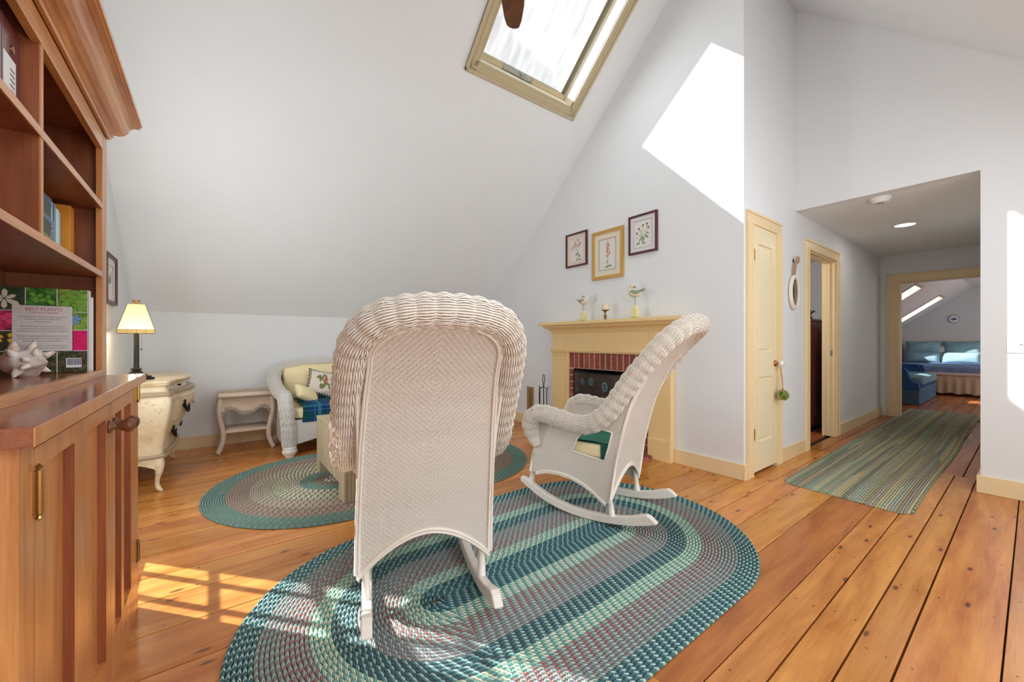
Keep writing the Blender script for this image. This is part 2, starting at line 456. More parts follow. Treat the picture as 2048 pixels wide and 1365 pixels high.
def text_mesh(items, name, m, parent, rot, ext=0.0002):
    """lettering as mesh: items = (body, size, (x, y, z), shear); rot = 3x3 matrix; world coordinates"""
    bm = bmesh.new()
    for body, size, pos, shear in items:
        c = bpy.data.curves.new('tmp', 'FONT'); c.body = body; c.size = size; c.align_x = 'CENTER'; c.align_y = 'CENTER'; c.extrude = ext; c.shear = shear; c.resolution_u = 2
        o = bpy.data.objects.new('tmp', c); COL.objects.link(o); bpy.context.view_layer.update()
        me = bpy.data.meshes.new_from_object(o.evaluated_get(bpy.context.evaluated_depsgraph_get())); bpy.data.objects.remove(o)
        me.transform(Matrix.Translation(Vector(pos)) @ rot.to_4x4()); bm.from_mesh(me); bpy.data.meshes.remove(me)
    me = bpy.data.meshes.new(name); bm.to_mesh(me); bm.free(); me.materials.append(m)
    o = bpy.data.objects.new(name, me); COL.objects.link(o); o.parent = parent; return o
def copy_tree(o, parent=None):
    c = o.copy(); COL.objects.link(c)
    if parent is not None: c.parent = parent
    for ch in list(o.children): copy_tree(ch, c)
    return c
def cat_rom(P, n=8):
    """smooth curve through the points"""
    P = [Vector(p) for p in P]; Q = [P[0] * 2 - P[1]] + P + [P[-1] * 2 - P[-2]]; out = []
    for i in range(1, len(Q) - 2):
        for k in range(n):
            t = k / n; a, b, c, d = Q[i - 1:i + 3]
            out.append(0.5 * ((2 * b) + (c - a) * t + (2 * a - 5 * b + 4 * c - d) * t * t + (3 * b - a - 3 * c + d) * t ** 3))
    out.append(P[-1]); return out
def resample(P, step):
    L = [0.0]
    for a, b in zip(P, P[1:]): L.append(L[-1] + (b - a).length)
    n = max(2, round(L[-1] / step)); out = []; k = 0
    for i in range(n + 1):
        d = L[-1] * i / n
        while k < len(P) - 2 and L[k + 1] < d: k += 1
        t = (d - L[k]) / max(1e-9, L[k + 1] - L[k]); out.append(P[k].lerp(P[k + 1], min(1, t)))
    return out

# ---------------------------------------------------------------- the shell
XW, XG, XR, YD, YK, YS = -0.62, 3.338, 4.45, 1.386, 5.20, -1.80
ZK = 1.39
def roof_n(y): return ZK + 0.9 * (YK - y)
YR = 1.69; ZR = roof_n(YR)
def roof_s(y): return ZR - 0.925 * (YR - y)
XE = 7.92   # hall end
fl = B().box(-0.9, 14.2, -2.2, 5.4, -0.12, -0.025).out('floor', M_DARK); struct(fl)
edges = [-1.82, -1.6, -1.38, -1.2, -0.98, -0.8, -0.62, -0.42, -0.2, 0.066, 0.281, 0.396, 0.523, 0.646, 0.868, 1.07, 1.242, 1.384, 1.567, 1.75, 2.0, 2.25, 2.48, 2.74, 2.95, 3.18, 3.36, 3.55, 3.83, 4.0, 4.19, 4.4, 4.62, 4.85, 5.05, 5.22]
def plank(x0, x1, y0, y1, m):
    g = 0.0022 + random.random() * 0.0016; b = B(); lay = b.bm.loops.layers.uv.verify()
    b.box(x0 + 0.001, x1 - 0.001, y0 + g, y1 - g, -0.026, random.uniform(-0.0008, 0.0), 0.0016)
    for f in b.bm.faces:
        for l in f.loops: l[lay].uv = (l.vert.co.x, min(l.vert.co.y - y0, y1 - l.vert.co.y))
    # finer uv across needs a mid line
    o = b.out('plank', m, fl, smooth=False); return o
def plank2(x0, x1, y0, y1, m):
    g = (0.0034 if 0 < y0 < 0.42 else 0.0016 + random.random() * 0.0014); ym = (y0 + y1) / 2; zt = random.uniform(-0.0008, 0.0); b = B(); lay = b.bm.loops.layers.uv.verify()
    xs = (x0 + 0.001, x1 - 0.001); prof = [(y0 + g, -0.026, 0), (y0 + g, zt - 0.0014, 0.0), (y0 + g + 0.0016, zt, 0.002), (ym, zt, (y1 - y0) / 2), (y1 - g - 0.0016, zt, 0.002), (y1 - g, zt - 0.0014, 0), (y1 - g, -0.026, 0)]
    vs = [[b.bm.verts.new((x, p[0], p[1])) for p in prof] for x in xs]
    for j in range(len(prof) - 1):
        f = b.bm.faces.new((vs[0][j], vs[1][j], vs[1][j + 1], vs[0][j + 1]))
        for l, (a, c) in zip(f.loops, ((0, j), (1, j), (1, j + 1), (0, j + 1))): l[lay].uv = (xs[a], prof[c][2])
    for k in (0, 1): b.bm.faces.new(vs[k][::(1 if k else -1)])
    bmesh.ops.recalc_face_normals(b.bm, faces=b.bm.faces)
    return b.out('plank', m, fl, smooth=False)
rp = random.Random(3)
for y0, y1 in zip(edges, edges[1:]):
    xmax = 4.83 if y0 < YD else XG + 0.02
    if y0 < -0.1: xmax = XR + 0.02
    cuts = [XW - 0.02]
    if rp.random() < 0.45 and y0 not in (0.066, 0.281, 0.396, 0.523): cuts.append(rp.uniform(0.6, 2.8))
    if y0 == 0.646: cuts = [XW - 0.02, 1.15]
    cuts.append(xmax)
    for a, c in zip(cuts, cuts[1:]):
        plank2(a, c, y0, y1, M_FLOORD if (y0 == 0.646 and a > 1) else M_FLOOR)
for k in range(11):       # hall boards, laid beyond the joint
    y0 = 0.235 + k * 0.118 * 1.0
    if y0 < 1.40: plank2(4.832, 8.0 + 0.2 * (k % 3), y0, min(y0 + 0.118, 1.42), M_FLOORD)
for k in range(24):
    y0 = -1.6 + k * 0.17
    if y0 + 0.17 > 0.235 and y0 < 1.42: plank2(8.0 + 0.2 * (k % 3) + 0.4, 13.9, y0, y0 + 0.17, M_FLOORD)
    else: plank2(XE + 0.05, 13.9, y0, y0 + 0.17, M_FLOORD)
for k in range(12): plank2(4.5, 8.0, 1.47 + k * 0.15, 1.62 + k * 0.15, M_FLOORD)

X_, Y_, Z_ = (1, 0, 0), (0, 1, 0), (0, 0, 1)
# west wall with its window
WY0, WY1, WZ0, WZ1 = 2.56, 3.21, 0.40, 2.12
struct(B().slab([(YS, 0), (YK, 0), (YK, ZK), (YR, ZR), (YS, roof_s(YS))], [rect(WY0, WY1, WZ0, WZ1)], (XW, 0, 0), Y_, Z_, (-1, 0, 0), 0.12).out('wall_west', M_WALL))
struct(B().box(XW - 0.12, XG + 0.1, YK, YK + 0.1, 0, ZK + 0.05).out('wall_north', M_WALL))
struct(B().slab([(YD + 0.1, 0), (2.27, 0), (2.27, 0.79), (3.205, 0.79), (3.205, 0), (YK, 0), (YK, ZK), (YR, ZR), (YD + 0.1, roof_s(YD + 0.1))], [], (XG, 0, 0), Y_, Z_, X_, 0.1).out('wall_gable', M_WALL))
# door wall along the hall (y = YD), doors one and two
D1 = (3.47, 3.96, 2.045); D2 = (4.79, 5.70, 2.02)
struct(B().slab([(XG, 0), (D1[0], 0), (D1[0], D1[2]), (D1[1], D1[2]), (D1[1], 0), (D2[0], 0), (D2[0], D2[2]), (D2[1], D2[2]), (D2[1], 0), (XE + 0.1, 0), (XE + 0.1, 2.36), (XR + 0.06, 2.36), (XR + 0.06, roof_s(YD) + 0.02), (XG, roof_s(YD) + 0.02)],
    [], (0, YD, 0), X_, Z_, Y_, 0.1).out('wall_hall_left', M_WALL))
# wall with the hall opening (x = XR)
HZ = 2.345; HY = 0.24
struct(B().slab([(YS, 0), (HY, 0), (HY, HZ), (YD - 0.0005, HZ), (YD - 0.0005, roof_s(YD)), (YS, roof_s(YS))], [], (XR, 0, 0), Y_, Z_, X_, 0.12).out('wall_east', M_WALL))
struct(B().box(XR + 0.12, XE + 0.1, HY - 0.1, HY, 0, 2.36).out('wall_hall_right', M_WALL))
struct(B().box(XR + 0.115, XE + 0.1, HY - 0.02, YD + 0.02, HZ - 0.0005, HZ + 0.08).out('ceiling_hall', M_CEIL))
E0, E1, EZ = 0.30, 1.19, 1.95
struct(B().slab([(-1.8, 0), (E0, 0), (E0, EZ), (E1, EZ), (E1, 0), (2.6, 0), (2.6, 2.6), (-1.8, 2.6)], [], (XE, 0, 0), Y_, Z_, X_, 0.12).out('wall_hall_end', M_WALL))
# south knee wall and both roof slopes
struct(B().slab(rect(XW - 0.1, XR + 0.1, 0, roof_s(YS)), [rect(-0.1, 3.3, 0.62, 1.28)], (0, YS, 0), X_, Z_, (0, -1, 0), 0.12).out('wall_south', M_WALL))  # unseen opening invented to let light in from behind
sl = Vector((0, -1, 0.9)); L1 = sl.length; sl.normalize(); n1 = Vector((0, 0.9, 1)).normalized()
def on_n(x, y, up=0.0): return Vector((x, y, roof_n(y))) + n1 * up
t_of = lambda y: (YK - y) * L1
SKX0, SKX1, SKY0, SKY1 = 1.81, 2.908, 2.86, 2.12
struct(B().slab(rect(XW - 0.1, XR + 0.1, 0, t_of(YR)), [rect(SKX0 - 0.003, SKX1 + 0.003, t_of(SKY0) - 0.003, t_of(SKY1) + 0.003)], (0, YK, ZK), X_, sl, n1, 0.02).out('ceiling_north', M_CEIL))
s2 = Vector((0, -1, -0.925)); L2 = s2.length; s2.normalize(); n2 = Vector((0, -0.925, 1)).normalized()
t2 = lambda y: (YR - y) * L2
struct(B().slab(rect(XW - 0.1, XR + 0.1, 0, t2(YS)), [rect(0.05, 1.15, t2(-0.2), t2(-0.95)), rect(2.35, 3.45, t2(-0.2), t2(-0.95))], (0, YR, ZR), X_, s2, n2, 0.02).out('ceiling_south', M_CEIL))  # both unseen openings invented to admit light behind the camera

# baseboards
def baseb(name, x0, x1, y0, y1, h=0.125):
    b = B()
    if abs(x1 - x0) > abs(y1 - y0): b.box(x0, x1, y0, y1, 0.0, h, 0.003); 
    else: b.box(x0, x1, y0, y1, 0.0, h, 0.003)
    b2 = b
    o = b2.out(name, M_TRIM, smooth=False); return struct(o)
baseb('baseboard_north', XW, XG, YK - 0.018, YK)
baseb('baseboard_gable', XG - 0.018, XG, 3.53, YK); baseb('baseboard_gable.001', XG - 0.018, XG, YD + 0.0005, 1.97)
baseb('baseboard_hall_left', XG - 0.0185, 3.369, YD - 0.018, YD); baseb('baseboard_hall_left.001', 4.075, 4.69, YD - 0.016, YD)
baseb('baseboard_hall_left.002', 5.80, XE, YD - 0.016, YD); baseb('baseboard_east', XR - 0.018, XR, YS, HY + 0.018)
baseb('baseboard_hall_right', XR, XE, HY, HY + 0.016); baseb('baseboard_west', XW, XW + 0.018, 2.24, YK)

# casings: profiled boards around an opening in a wall of constant y (or x)
def casing_y(parent, x0, x1, zt, y, w=0.095, face=-1, depth=0.12, m=M_TRIM, jamb=True):
    b = B()
    for (a, c) in ((x0 - w, x0), (x1, x1 + w)):
        b.box(a + 0.001, c - 0.001, min(y, y + face * 0.018), max(y, y + face * 0.018), 0.0005, zt + 0.002, 0.003)
        inner = (c - 0.018, c + 0.002) if a < x0 - 0.01 and c <= x0 else (a - 0.002, a + 0.018)
        b.box(inner[0], inner[1], min(y, y + face * 0.024), max(y, y + face * 0.024), 0, zt, 0.004)
        outer = (a, a + 0.02) if a < x0 - 0.01 and c <= x0 else (c - 0.02, c)
        b.box(outer[0], outer[1], min(y, y + face * 0.028), max(y, y + face * 0.028), 0, zt, 0.005)
    b.box(x0 - w + 0.001, x1 + w - 0.001, min(y, y + face * 0.0175), max(y, y + face * 0.0175), zt + 0.001, zt + w - 0.001, 0.003)
    b.box(x0 - 0.002, x1 + 0.002, min(y, y + face * 0.024), max(y, y + face * 0.024), zt - 0.002, zt + 0.018, 0.004)
    b.box(x0 - w, x1 + w, min(y, y + face * 0.028), max(y, y + face * 0.028), zt + w - 0.02, zt + w, 0.005)
    b.out('casing', m, parent, smooth=False)
    if jamb:
        j = B(); y2 = y - face * depth
        ya, yb = min(y, y2), max(y, y2)
        j.box(x0 - 0.001, x0 + 0.014, ya - 0.001, yb, 0, zt); j.box(x1 - 0.014, x1 + 0.001, ya - 0.001, yb, 0, zt); j.box(x0 + 0.014, x1 - 0.014, ya - 0.001, yb, zt - 0.014, zt + 0.001)
        my = y - face * 0.06
        j.box(x0 + 0.013, x0 + 0.026, my - 0.018, my + 0.018, 0, zt - 0.015); j.box(x1 - 0.026, x1 - 0.013, my - 0.018, my + 0.018, 0, zt - 0.015); j.box(x0 + 0.026, x1 - 0.026, my - 0.018, my + 0.018, zt - 0.028, zt - 0.013)
        j.out('jamb', m, parent, smooth=False)
# closet door
d1 = sroot('door_1', (D1[0], YD, 0)); casing_y(d1, D1[0], D1[1], D1[2], YD, 0.10, jamb=False)
b = B(); xa, xb, za, zb = D1[0] + 0.004, D1[1] - 0.004, 0.03, D1[2] - 0.004
px0, px1 = xa + 0.105, xb - 0.095
b.slab(rect(xa, xb, za, zb), [rect(px0, px1, 0.26, 0.80), rect(px0, px1, 1.00, 1.90)], (0, YD - 0.013, 0), X_, Z_, Y_, 0.034)
for (c, d) in ((0.26, 0.80), (1.00, 1.90)):
    b.box(px0, px1, YD + 0.001, YD + 0.013, c, d)
    b.box(px0 + 0.03, px1 - 0.03, YD - 0.008, YD + 0.003, c + 0.03, d - 0.03, 0.005)
leaf = b.out('door_leaf', M_TRIM2, d1, smooth=False)
for z in (1.80, 0.34):
    B().box(xa + 0.012, xa + 0.040, YD - 0.0145, YD - 0.0125, z - 0.045, z + 0.045, 0.0005).lathe([(0.0055, -0.048), (0.0055, 0.048)], (xa + 0.013, YD - 0.017, z), 8).out('hinge', M_BRASS, d1, smooth=False)
kx, kz = xb - 0.035, 0.905
B().lathe([(0.0, 0.0), (0.028, 0.0), (0.026, -0.006), (0.010, -0.010), (0.009, -0.03)], (kx, YD - 0.0135, kz), 20, 'Y', cap=False).out('knob_rose', M_COPPER, d1, smooth=True)
B().lathe([(0.009, -0.028), (0.020, -0.034), (0.027, -0.046), (0.027, -0.056), (0.020, -0.066), (0.001, -0.070)], (kx, YD - 0.0135, kz), 20, 'Y').out('door_knob', M_PORC, d1, smooth=True)
B().box(D1[0] - 0.05, D1[1] + 0.05, YD + 0.05, YD + 0.08, 0, D1[2]).out('closet_dark', M_DARK, d1)
# open doorway to the side room
d2 = sroot('door_2', (D2[0], YD, 0)); casing_y(d2, D2[0], D2[1], D2[2], YD, 0.10)
B().box(D2[1] - 0.017, D2[1] - 0.0135, YD + 0.02, YD + 0.055, 0.93, 0.99, 0.0005).out('strike_plate', M_STEEL, d2)
# hall end doorway
d3 = sroot('door_3', (XE, E0, 0)); b = B(); w = 0.125
for f0, t in ((0, 0.018), (0.0, 0.018)):
    pass
b.box(XE - 0.018, XE, E1, E1 + w - 0.001, 0, EZ + 0.002, 0.003); b.box(XE - 0.018, XE, E0 - 0.06, E0, 0, EZ, 0.003); b.box(XE - 0.0175, XE, E0 - 0.059, E1 + w - 0.001, EZ + 0.001, EZ + 0.114, 0.003)
b.box(XE - 0.028, XE, E1 + w - 0.022, E1 + w, 0, EZ + 0.115, 0.005); b.box(XE - 0.028, XE, E0 - 0.06, E1 + w, EZ + 0.094, EZ + 0.115, 0.005)
b.box(XE - 0.024, XE, E1 - 0.004, E1 + 0.014, 0, EZ, 0.004); b.box(XE - 0.024, XE, E0, E1, EZ - 0.004, EZ + 0.014, 0.004)
b.out('casing', M_TRIM, d3, smooth=False)
B().box(XE - 0.002, XE + 0.13, E1 - 0.012, E1 + 0.001, 0, EZ).box(XE - 0.002, XE + 0.13, E0 - 0.001, E0 + 0.012, 0, EZ).box(XE - 0.002, XE + 0.13, E0 + 0.012, E1 - 0.012, EZ - 0.012, EZ + 0.001).out('jamb', M_TRIM, d3)
# west window: sashes with muntins
w1 = sroot('window_1', (XW, WY0, WZ0)); b = B()
b.slab(rect(WY0 - 0.09, WY1 + 0.09, WZ0 - 0.09, WZ1 + 0.09), [rect(WY0, WY1, WZ0, WZ1)], (XW, 0, 0), Y_, Z_, X_, 0.018).out('casing', M_TRIM, w1)
b = B().slab(rect(WY0, WY1, WZ0, WZ1), [rect(WY0 + 0.02, WY1 - 0.02, WZ0 + 0.04, WZ1 - 0.04)], (XW - 0.08, 0, 0), Y_, Z_, (-1, 0, 0), 0.03); b.out('sash', M_TRIM2, w1)
zs = [0.855, 1.30, 1.74]
for z in zs: B().box(XW - 0.105, XW - 0.08, WY0, WY1, z - (0.02 if z == 1.30 else 0.013), z + (0.02 if z == 1.30 else 0.013)).out('muntin', M_TRIM2, w1)
for y in (2.84, 3.055, 2.63): B().box(XW - 0.105, XW - 0.08, y - 0.012, y + 0.012, WZ0, WZ1).out('muntin', M_TRIM2, w1)
B().box(XW - 0.094, XW - 0.090, WY0 + 0.01, WY1 - 0.01, WZ0 + 0.01, WZ1 - 0.01).out('window_glass', M_GLASS, w1)
# big skylight: shaft, trim, sash, glass, latch bar
M_SHAFT = paint('skylight_shaft_paint', srgb(250, 244, 226), 0.5)
M_SKTRIM = paint('skylight_trim_paint', srgb(198, 184, 148), 0.4)
k1 = sroot('window_2', (SKX0, SKY0, roof_n(SKY0)))
T0, T1 = t_of(SKY0), t_of(SKY1); O1 = Vector((0, YK, ZK))
def rb(b, x0, x1, ta, tb, h0, h1, bev=0.0):
    """box in roof coordinates: x, t up the slope, h out of the room"""
    r = bmesh.ops.create_cube(b.bm, size=1.0); vs = r['verts']
    if bev:
        for v in vs: v.co = Vector((v.co.x * (x1 - x0), v.co.y * (tb - ta), v.co.z * (h1 - h0)))
        rr = bmesh.ops.bevel(b.bm, geom=list({e for v in vs for e in v.link_edges}), offset=bev, segments=2, affect='EDGES')
        vs = list({v for f in rr['faces'] for v in f.verts} | {v for v in vs if v.is_valid})
        for v in vs: p = v.co.copy(); v.co = O1 + Vector(X_) * (p.x + (x0 + x1) / 2) + sl * (p.y + (ta + tb) / 2) + n1 * (p.z + (h0 + h1) / 2)
    else:
        for v in vs: p = v.co.copy(); v.co = O1 + Vector(X_) * ((x0 + x1) / 2 + p.x * (x1 - x0)) + sl * ((ta + tb) / 2 + p.y * (tb - ta)) + n1 * ((h0 + h1) / 2 + p.z * (h1 - h0))
    return b
SD = 0.19
b = B(); rb(b, SKX0 - 0.03, SKX0, T0 - 0.03, T1 + 0.03, 0.0, SD + 0.06); rb(b, SKX1, SKX1 + 0.03, T0 - 0.03, T1 + 0.03, 0, SD + 0.06)
rb(b, SKX0, SKX1, T0 - 0.03, T0, 0, SD + 0.06); rb(b, SKX0, SKX1, T1, T1 + 0.03, 0, SD + 0.06); b.out('shaft', M_SHAFT, k1)
b = B(); wt = 0.105
for (h, q0, q1) in ((0.016, 0.0, wt), (0.026, wt - 0.028, wt), (0.022, 0.0, 0.02), (0.021, 0.045, 0.065)):
    rb(b, SKX0 - q1, SKX0 - q0, T0 - q1, T1 + q1, -h, 0.0, 0.004); rb(b, SKX1 + q0, SKX1 + q1, T0 - q1, T1 + q1, -h, 0.0, 0.004)
    rb(b, SKX0 - q1, SKX1 + q1, T0 - q1, T0 - q0, -h, 0.0, 0.004); rb(b, SKX0 - q1, SKX1 + q1, T1 + q0, T1 + q1, -h, 0.0, 0.004)
b.out('casing', M_SKTRIM, k1, smooth=False)
M_SASH = mat('grey_skylight_sash', srgb(150, 144, 122), 0.4)
b = B(); 
for (h0, h1, q) in ((SD - 0.02, SD + 0.03, 0.022), (SD + 0.0, SD + 0.05, 0.045)):
    rb(b, SKX0, SKX0 + q, T0, T1, h0, h1); rb(b, SKX1 - q, SKX1, T0, T1, h0, h1); rb(b, SKX0, SKX1, T0, T0 + q, h0, h1); rb(b, SKX0, SKX1, T1 - q, T1, h0, h1)
b.out('sash', M_SASH, k1)
b = B(); rb(b, SKX0 + 0.03, SKX1 - 0.03, T0 + 0.03, T1 - 0.03, SD + 0.02, SD + 0.026); b.out('skylight_glass', M_GLASSH, k1)
b = B(); rb(b, SKX0 + 0.005, SKX0 + 0.30, T0, T0 + 0.05, SD - 0.06, SD - 0.02, 0.006); rb(b, SKX1 - 0.46, SKX1 - 0.02, T0, T0 + 0.045, SD - 0.06, SD - 0.02, 0.006); b.out('operator_cover', M_SKTRIM, k1, smooth=False)
b = B(); rb(b, SKX0 + 0.30, SKX1 - 0.46, T0 + 0.008, T0 + 0.045, SD - 0.055, SD - 0.025, 0.004); o = b.out('operator_chain', M_STEEL, k1, smooth=False)
b = B(); rb(b, SKX0 + 0.50, SKX0 + 0.56, T0 + 0.02, T0 + 0.035, SD - 0.075, SD - 0.05, 0.003); b.tube([on_n(SKX0 + 0.49, SKY0 - 0.03, SD - 0.08), on_n(SKX0 + 0.53, SKY0 - 0.02, SD - 0.09), on_n(SKX0 + 0.57, SKY0 - 0.03, SD - 0.08)], 0.005, 6); b.out('crank_eye', M_STEEL, k1, smooth=False)

# ---------------------------------------------------------------- wicker
def wicker_roll(b, path, R, n=24, pitch=0.03, rs=0.0036, seg=4, scallop=0.10, squash=None, up=None):
    """longitudinal strands woven over and under rings, along a path"""
    P = resample([Vector(p) for p in path], pitch / seg); m = len(P)
    tan = [(P[min(i + 1, m - 1)] - P[max(i - 1, 0)]).normalized() for i in range(m)]
    x = Vector(up) if up else (Vector((0, 0, 1)) if abs(tan[0].z) < 0.8 else Vector((1, 0, 0)))
    nr = (x - tan[0] * x.dot(tan[0])).normalized(); fr = []
    for i in range(m):
        nr = (nr - tan[i] * nr.dot(tan[i])).normalized(); fr.append((nr.copy(), tan[i].cross(nr)))
    Rf = (lambda t: R) if not callable(R) else R
    def pt(i, th, r): return P[i] + fr[i][0] * (math.cos(th) * r) + fr[i][1] * (math.sin(th) * r)
    for j in range(n):
        th = 2 * PI * (j + 0.5) / n; pts = []
        for i in range(m):
            ph = i / seg * PI
            r = Rf(i / (m - 1)); r = r * (1 + scallop * (abs(math.sin(ph / 2)) - 0.5)) + rs * 0.45 * math.cos(ph + PI * j)
            pts.append(pt(i, th, r))
        # flattened strand with a four-sided section
        w = rs * 1.1
        lo = []
        for i in range(m):
            c = fr[i][0] * math.cos(th) + fr[i][1] * math.sin(th); s_ = -fr[i][0] * math.sin(th) + fr[i][1] * math.cos(th)
            lo.append([b.bm.verts.new(pts[i] + c * rs * 0.9), b.bm.verts.new(pts[i] + s_ * w), b.bm.verts.new(pts[i] - c * rs * 0.7), b.bm.verts.new(pts[i] - s_ * w)])
        for i in range(m - 1):
            for q in (0, 1, 3):
                f = b.bm.faces.new((lo[i][q], lo[i + 1][q], lo[i + 1][(q + 1) % 4], lo[i][(q + 1) % 4])); f.smooth = True
    for i in range(0, m, seg):   # rings
        r = Rf(i / (m - 1)) * (1 - 0.5 * scallop) - rs * 0.2; k = 16
        for dz in (-0.0026, 0.0026):
            b.tube([pt(i, 2 * PI * a / k, r) + tan[i] * dz for a in range(k)], rs * 0.62, 4, closed=True, up=tan[i])
    return P, fr, Rf
def roll_core(b, path, R, n=12, k=0.80):
    b.tube(resample([Vector(p) for p in path], 0.03), R * k, n)

def bez(y): return y
def lerp_tab(tab, z):
    for (z0, a), (z1, c) in zip(tab, tab[1:]):
        if z <= z1: return a + (c - a) * max(0.0, (z - z0)) / (z1 - z0)
    return tab[-1][1]
BACK = [(0.10, 0.272), (0.16, 0.262), (0.40, 0.228), (0.56, 0.19), (0.70, 0.150), (0.85, 0.085), (0.95, 0.025), (1.05, -0.06), (1.13, -0.15), (1.2, -0.23)]
HWID = [(0.10, 0.270), (0.45, 0.262), (0.70, 0.250), (0.85, 0.238), (1.0, 0.221), (1.2, 0.221)]
def archz(q): return 1.0 + 0.133 * max(0.0, 1 - abs(q) ** 2.4) ** 0.394
TW = 0.0062   # strand width of the herringbone

def make_rocker():
    t = thing('rocking_chair', 'tbd', 'chair')
    # back panel
    b = B(); NU, NV = 33, 44
    def bp(i, j, off=0.0):
        q = -1 + 2 * i / (NU - 1); z0 = 0.15 + 0.155 * (1 - abs(q) ** 1.9) ** 1.0; z1 = archz(q)
        z = z0 + (z1 - z0) * j / (NV - 1); x = q * lerp_tab(HWID, z)
        return Vector((x, lerp_tab(BACK, z) + off, z))
    L = [0.0]
    def uvf(i, j):
        p = bp(i, j); return (p.x / 0.0056, (p.z - 0.94) * 1.08 / 0.0058)
    b.grid(lambda i, j: bp(i, j), NU, NV, uvf=uvf)
    b.grid(lambda i, j: bp(NU - 1 - i, j, 0.014), NU, NV, uvf=lambda i, j: uvf(NU - 1 - i, j))
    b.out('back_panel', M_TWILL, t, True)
    # side panels with the oval-topped hole
    seam = [(lerp_tab(BACK, z) + 0.004, z) for z in (0.14, 0.25, 0.40, 0.56, 0.70, 0.80, 0.90, 1.0, 1.08)]
    upper = [(0.02, 1.06), (0.10, 0.95), (0.18, 0.82), (0.27, 0.68), (0.36, 0.60), (0.48, 0.575), (0.62, 0.605), (0.73, 0.60), (0.775, 0.55), (0.78, 0.46)]
    front = [(0.79, 0.36), (0.813, 0.225)]
    bottom = [(0.77, 0.222), (0.70, 0.245), (0.609, 0.252), (0.52, 0.242), (0.436, 0.215), (0.37, 0.18), (0.323, 0.145), (0.29, 0.125)]
    outer = [(y, z) for y, z in seam] + upper + front + bottom
    hole = [(0.298, 0.378), (0.40, 0.390), (0.506, 0.405), (0.492, 0.45), (0.472, 0.492), (0.445, 0.525), (0.405, 0.553), (0.36, 0.565), (0.31, 0.563), (0.252, 0.552), (0.272, 0.465)]
    for s in (-1, 1):
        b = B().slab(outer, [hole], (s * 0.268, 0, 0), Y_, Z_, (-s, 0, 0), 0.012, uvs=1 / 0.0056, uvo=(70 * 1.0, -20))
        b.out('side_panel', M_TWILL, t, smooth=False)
        # bound edges
        e = B(); x = s * 0.268
        e.tube(cat_rom([(x, y, z) for y, z in bottom[::-1]] + [], 4), 0.008, 6); e.tube([(x, y, z - 0.01) for y, z in bottom], 0.006, 6)
        e.tube(cat_rom([(x, y - 0.002, z) for y, z in seam], 4), 0.007, 6)
        e.tube([(x, y, z) for y, z in front], 0.009, 6)
        e.tube([(x, y, z) for y, z in hole], 0.006, 6, closed=True)
        e.out('edge_binding', M_WICK, t, smooth=True)
    e = B(); NB = 25
    arch = [(q * 0.272, lerp_tab(BACK, 0.15 + 0.155 * (1 - abs(q) ** 1.9)) , 0.15 + 0.155 * (1 - abs(q) ** 1.9)) for q in [-1 + 2 * i / (NB - 1) for i in range(NB)]]
    for dz, r in ((0.0, 0.0075), (-0.013, 0.0065)): e.tube([(x, y - 0.002, z + dz) for x, y, z in arch], r, 6)
    top = [(0.221 * q, 0, archz(q)) for q in [math.sin(-PI / 2 + PI * i / 36) for i in range(37)]]
    rim = [(-lerp_tab(HWID, z), 0, z) for z in (0.16, 0.4, 0.56, 0.7, 0.8, 0.88, 0.95)] + top + [(lerp_tab(HWID, z), 0, z) for z in (0.95, 0.88, 0.8, 0.7, 0.56, 0.4, 0.16)]
    for dx in (0.0, 0.011):
        e.tube([(x * (1 + dx / 0.26), lerp_tab(BACK, z) - 0.004, z + (dx * max(0, z - 1.0) / 0.133)) for x, y, z in rim], 0.0058, 6)
    e.out('back_rim', M_WICK, t, smooth=True)
    # the roll: arm front, along the arm, up the side and over the back
    half = [(-0.272, 0.765, 0.405), (-0.288, 0.79, 0.49), (-0.300, 0.785, 0.575), (-0.308, 0.72, 0.622), (-0.312, 0.60, 0.612), (-0.316, 0.47, 0.588), (-0.318, 0.36, 0.600), (-0.316, 0.265, 0.670),
            (-0.308, 0.19, 0.775), (-0.300, 0.115, 0.885), (-0.288, 0.035, 0.985), (-0.266, -0.045, 1.083), (-0.205, -0.115, 1.150), (-0.115, -0.150, 1.178), (0.0, -0.163, 1.186)]
    path = cat_rom(half + [(-x, y, z) for x, y, z in half[-2::-1]], 8)
    Rr = lambda q: 0.053 * min(1.0, 0.45 + min(q, 1 - q) * 14)
    b = B(); wicker_roll(b, path, Rr, n=38, pitch=0.028, rs=0.0027, scallop=0.13); b.out('arm_roll', M_WICK, t, kind='stuff')
    b = B(); roll_core(b, path, 0.053, 12, 0.42); b.out('roll_core', M_WICK, t, True)
    # rockers
    bot = [(0.0, 0.075), (0.06, 0.052), (0.14, 0.030), (0.22, 0.015), (0.32, 0.004), (0.42, 0.0), (0.52, 0.004), (0.62, 0.018), (0.70, 0.040), (0.78, 0.071), (0.86, 0.112), (0.905, 0.140)]
    topr = [(0.90, 0.166), (0.86, 0.160), (0.78, 0.122), (0.70, 0.090), (0.62, 0.067), (0.52, 0.051), (0.42, 0.046), (0.32, 0.050), (0.24, 0.060), (0.16, 0.078), (0.10, 0.100), (0.06, 0.112), (0.035, 0.104)]
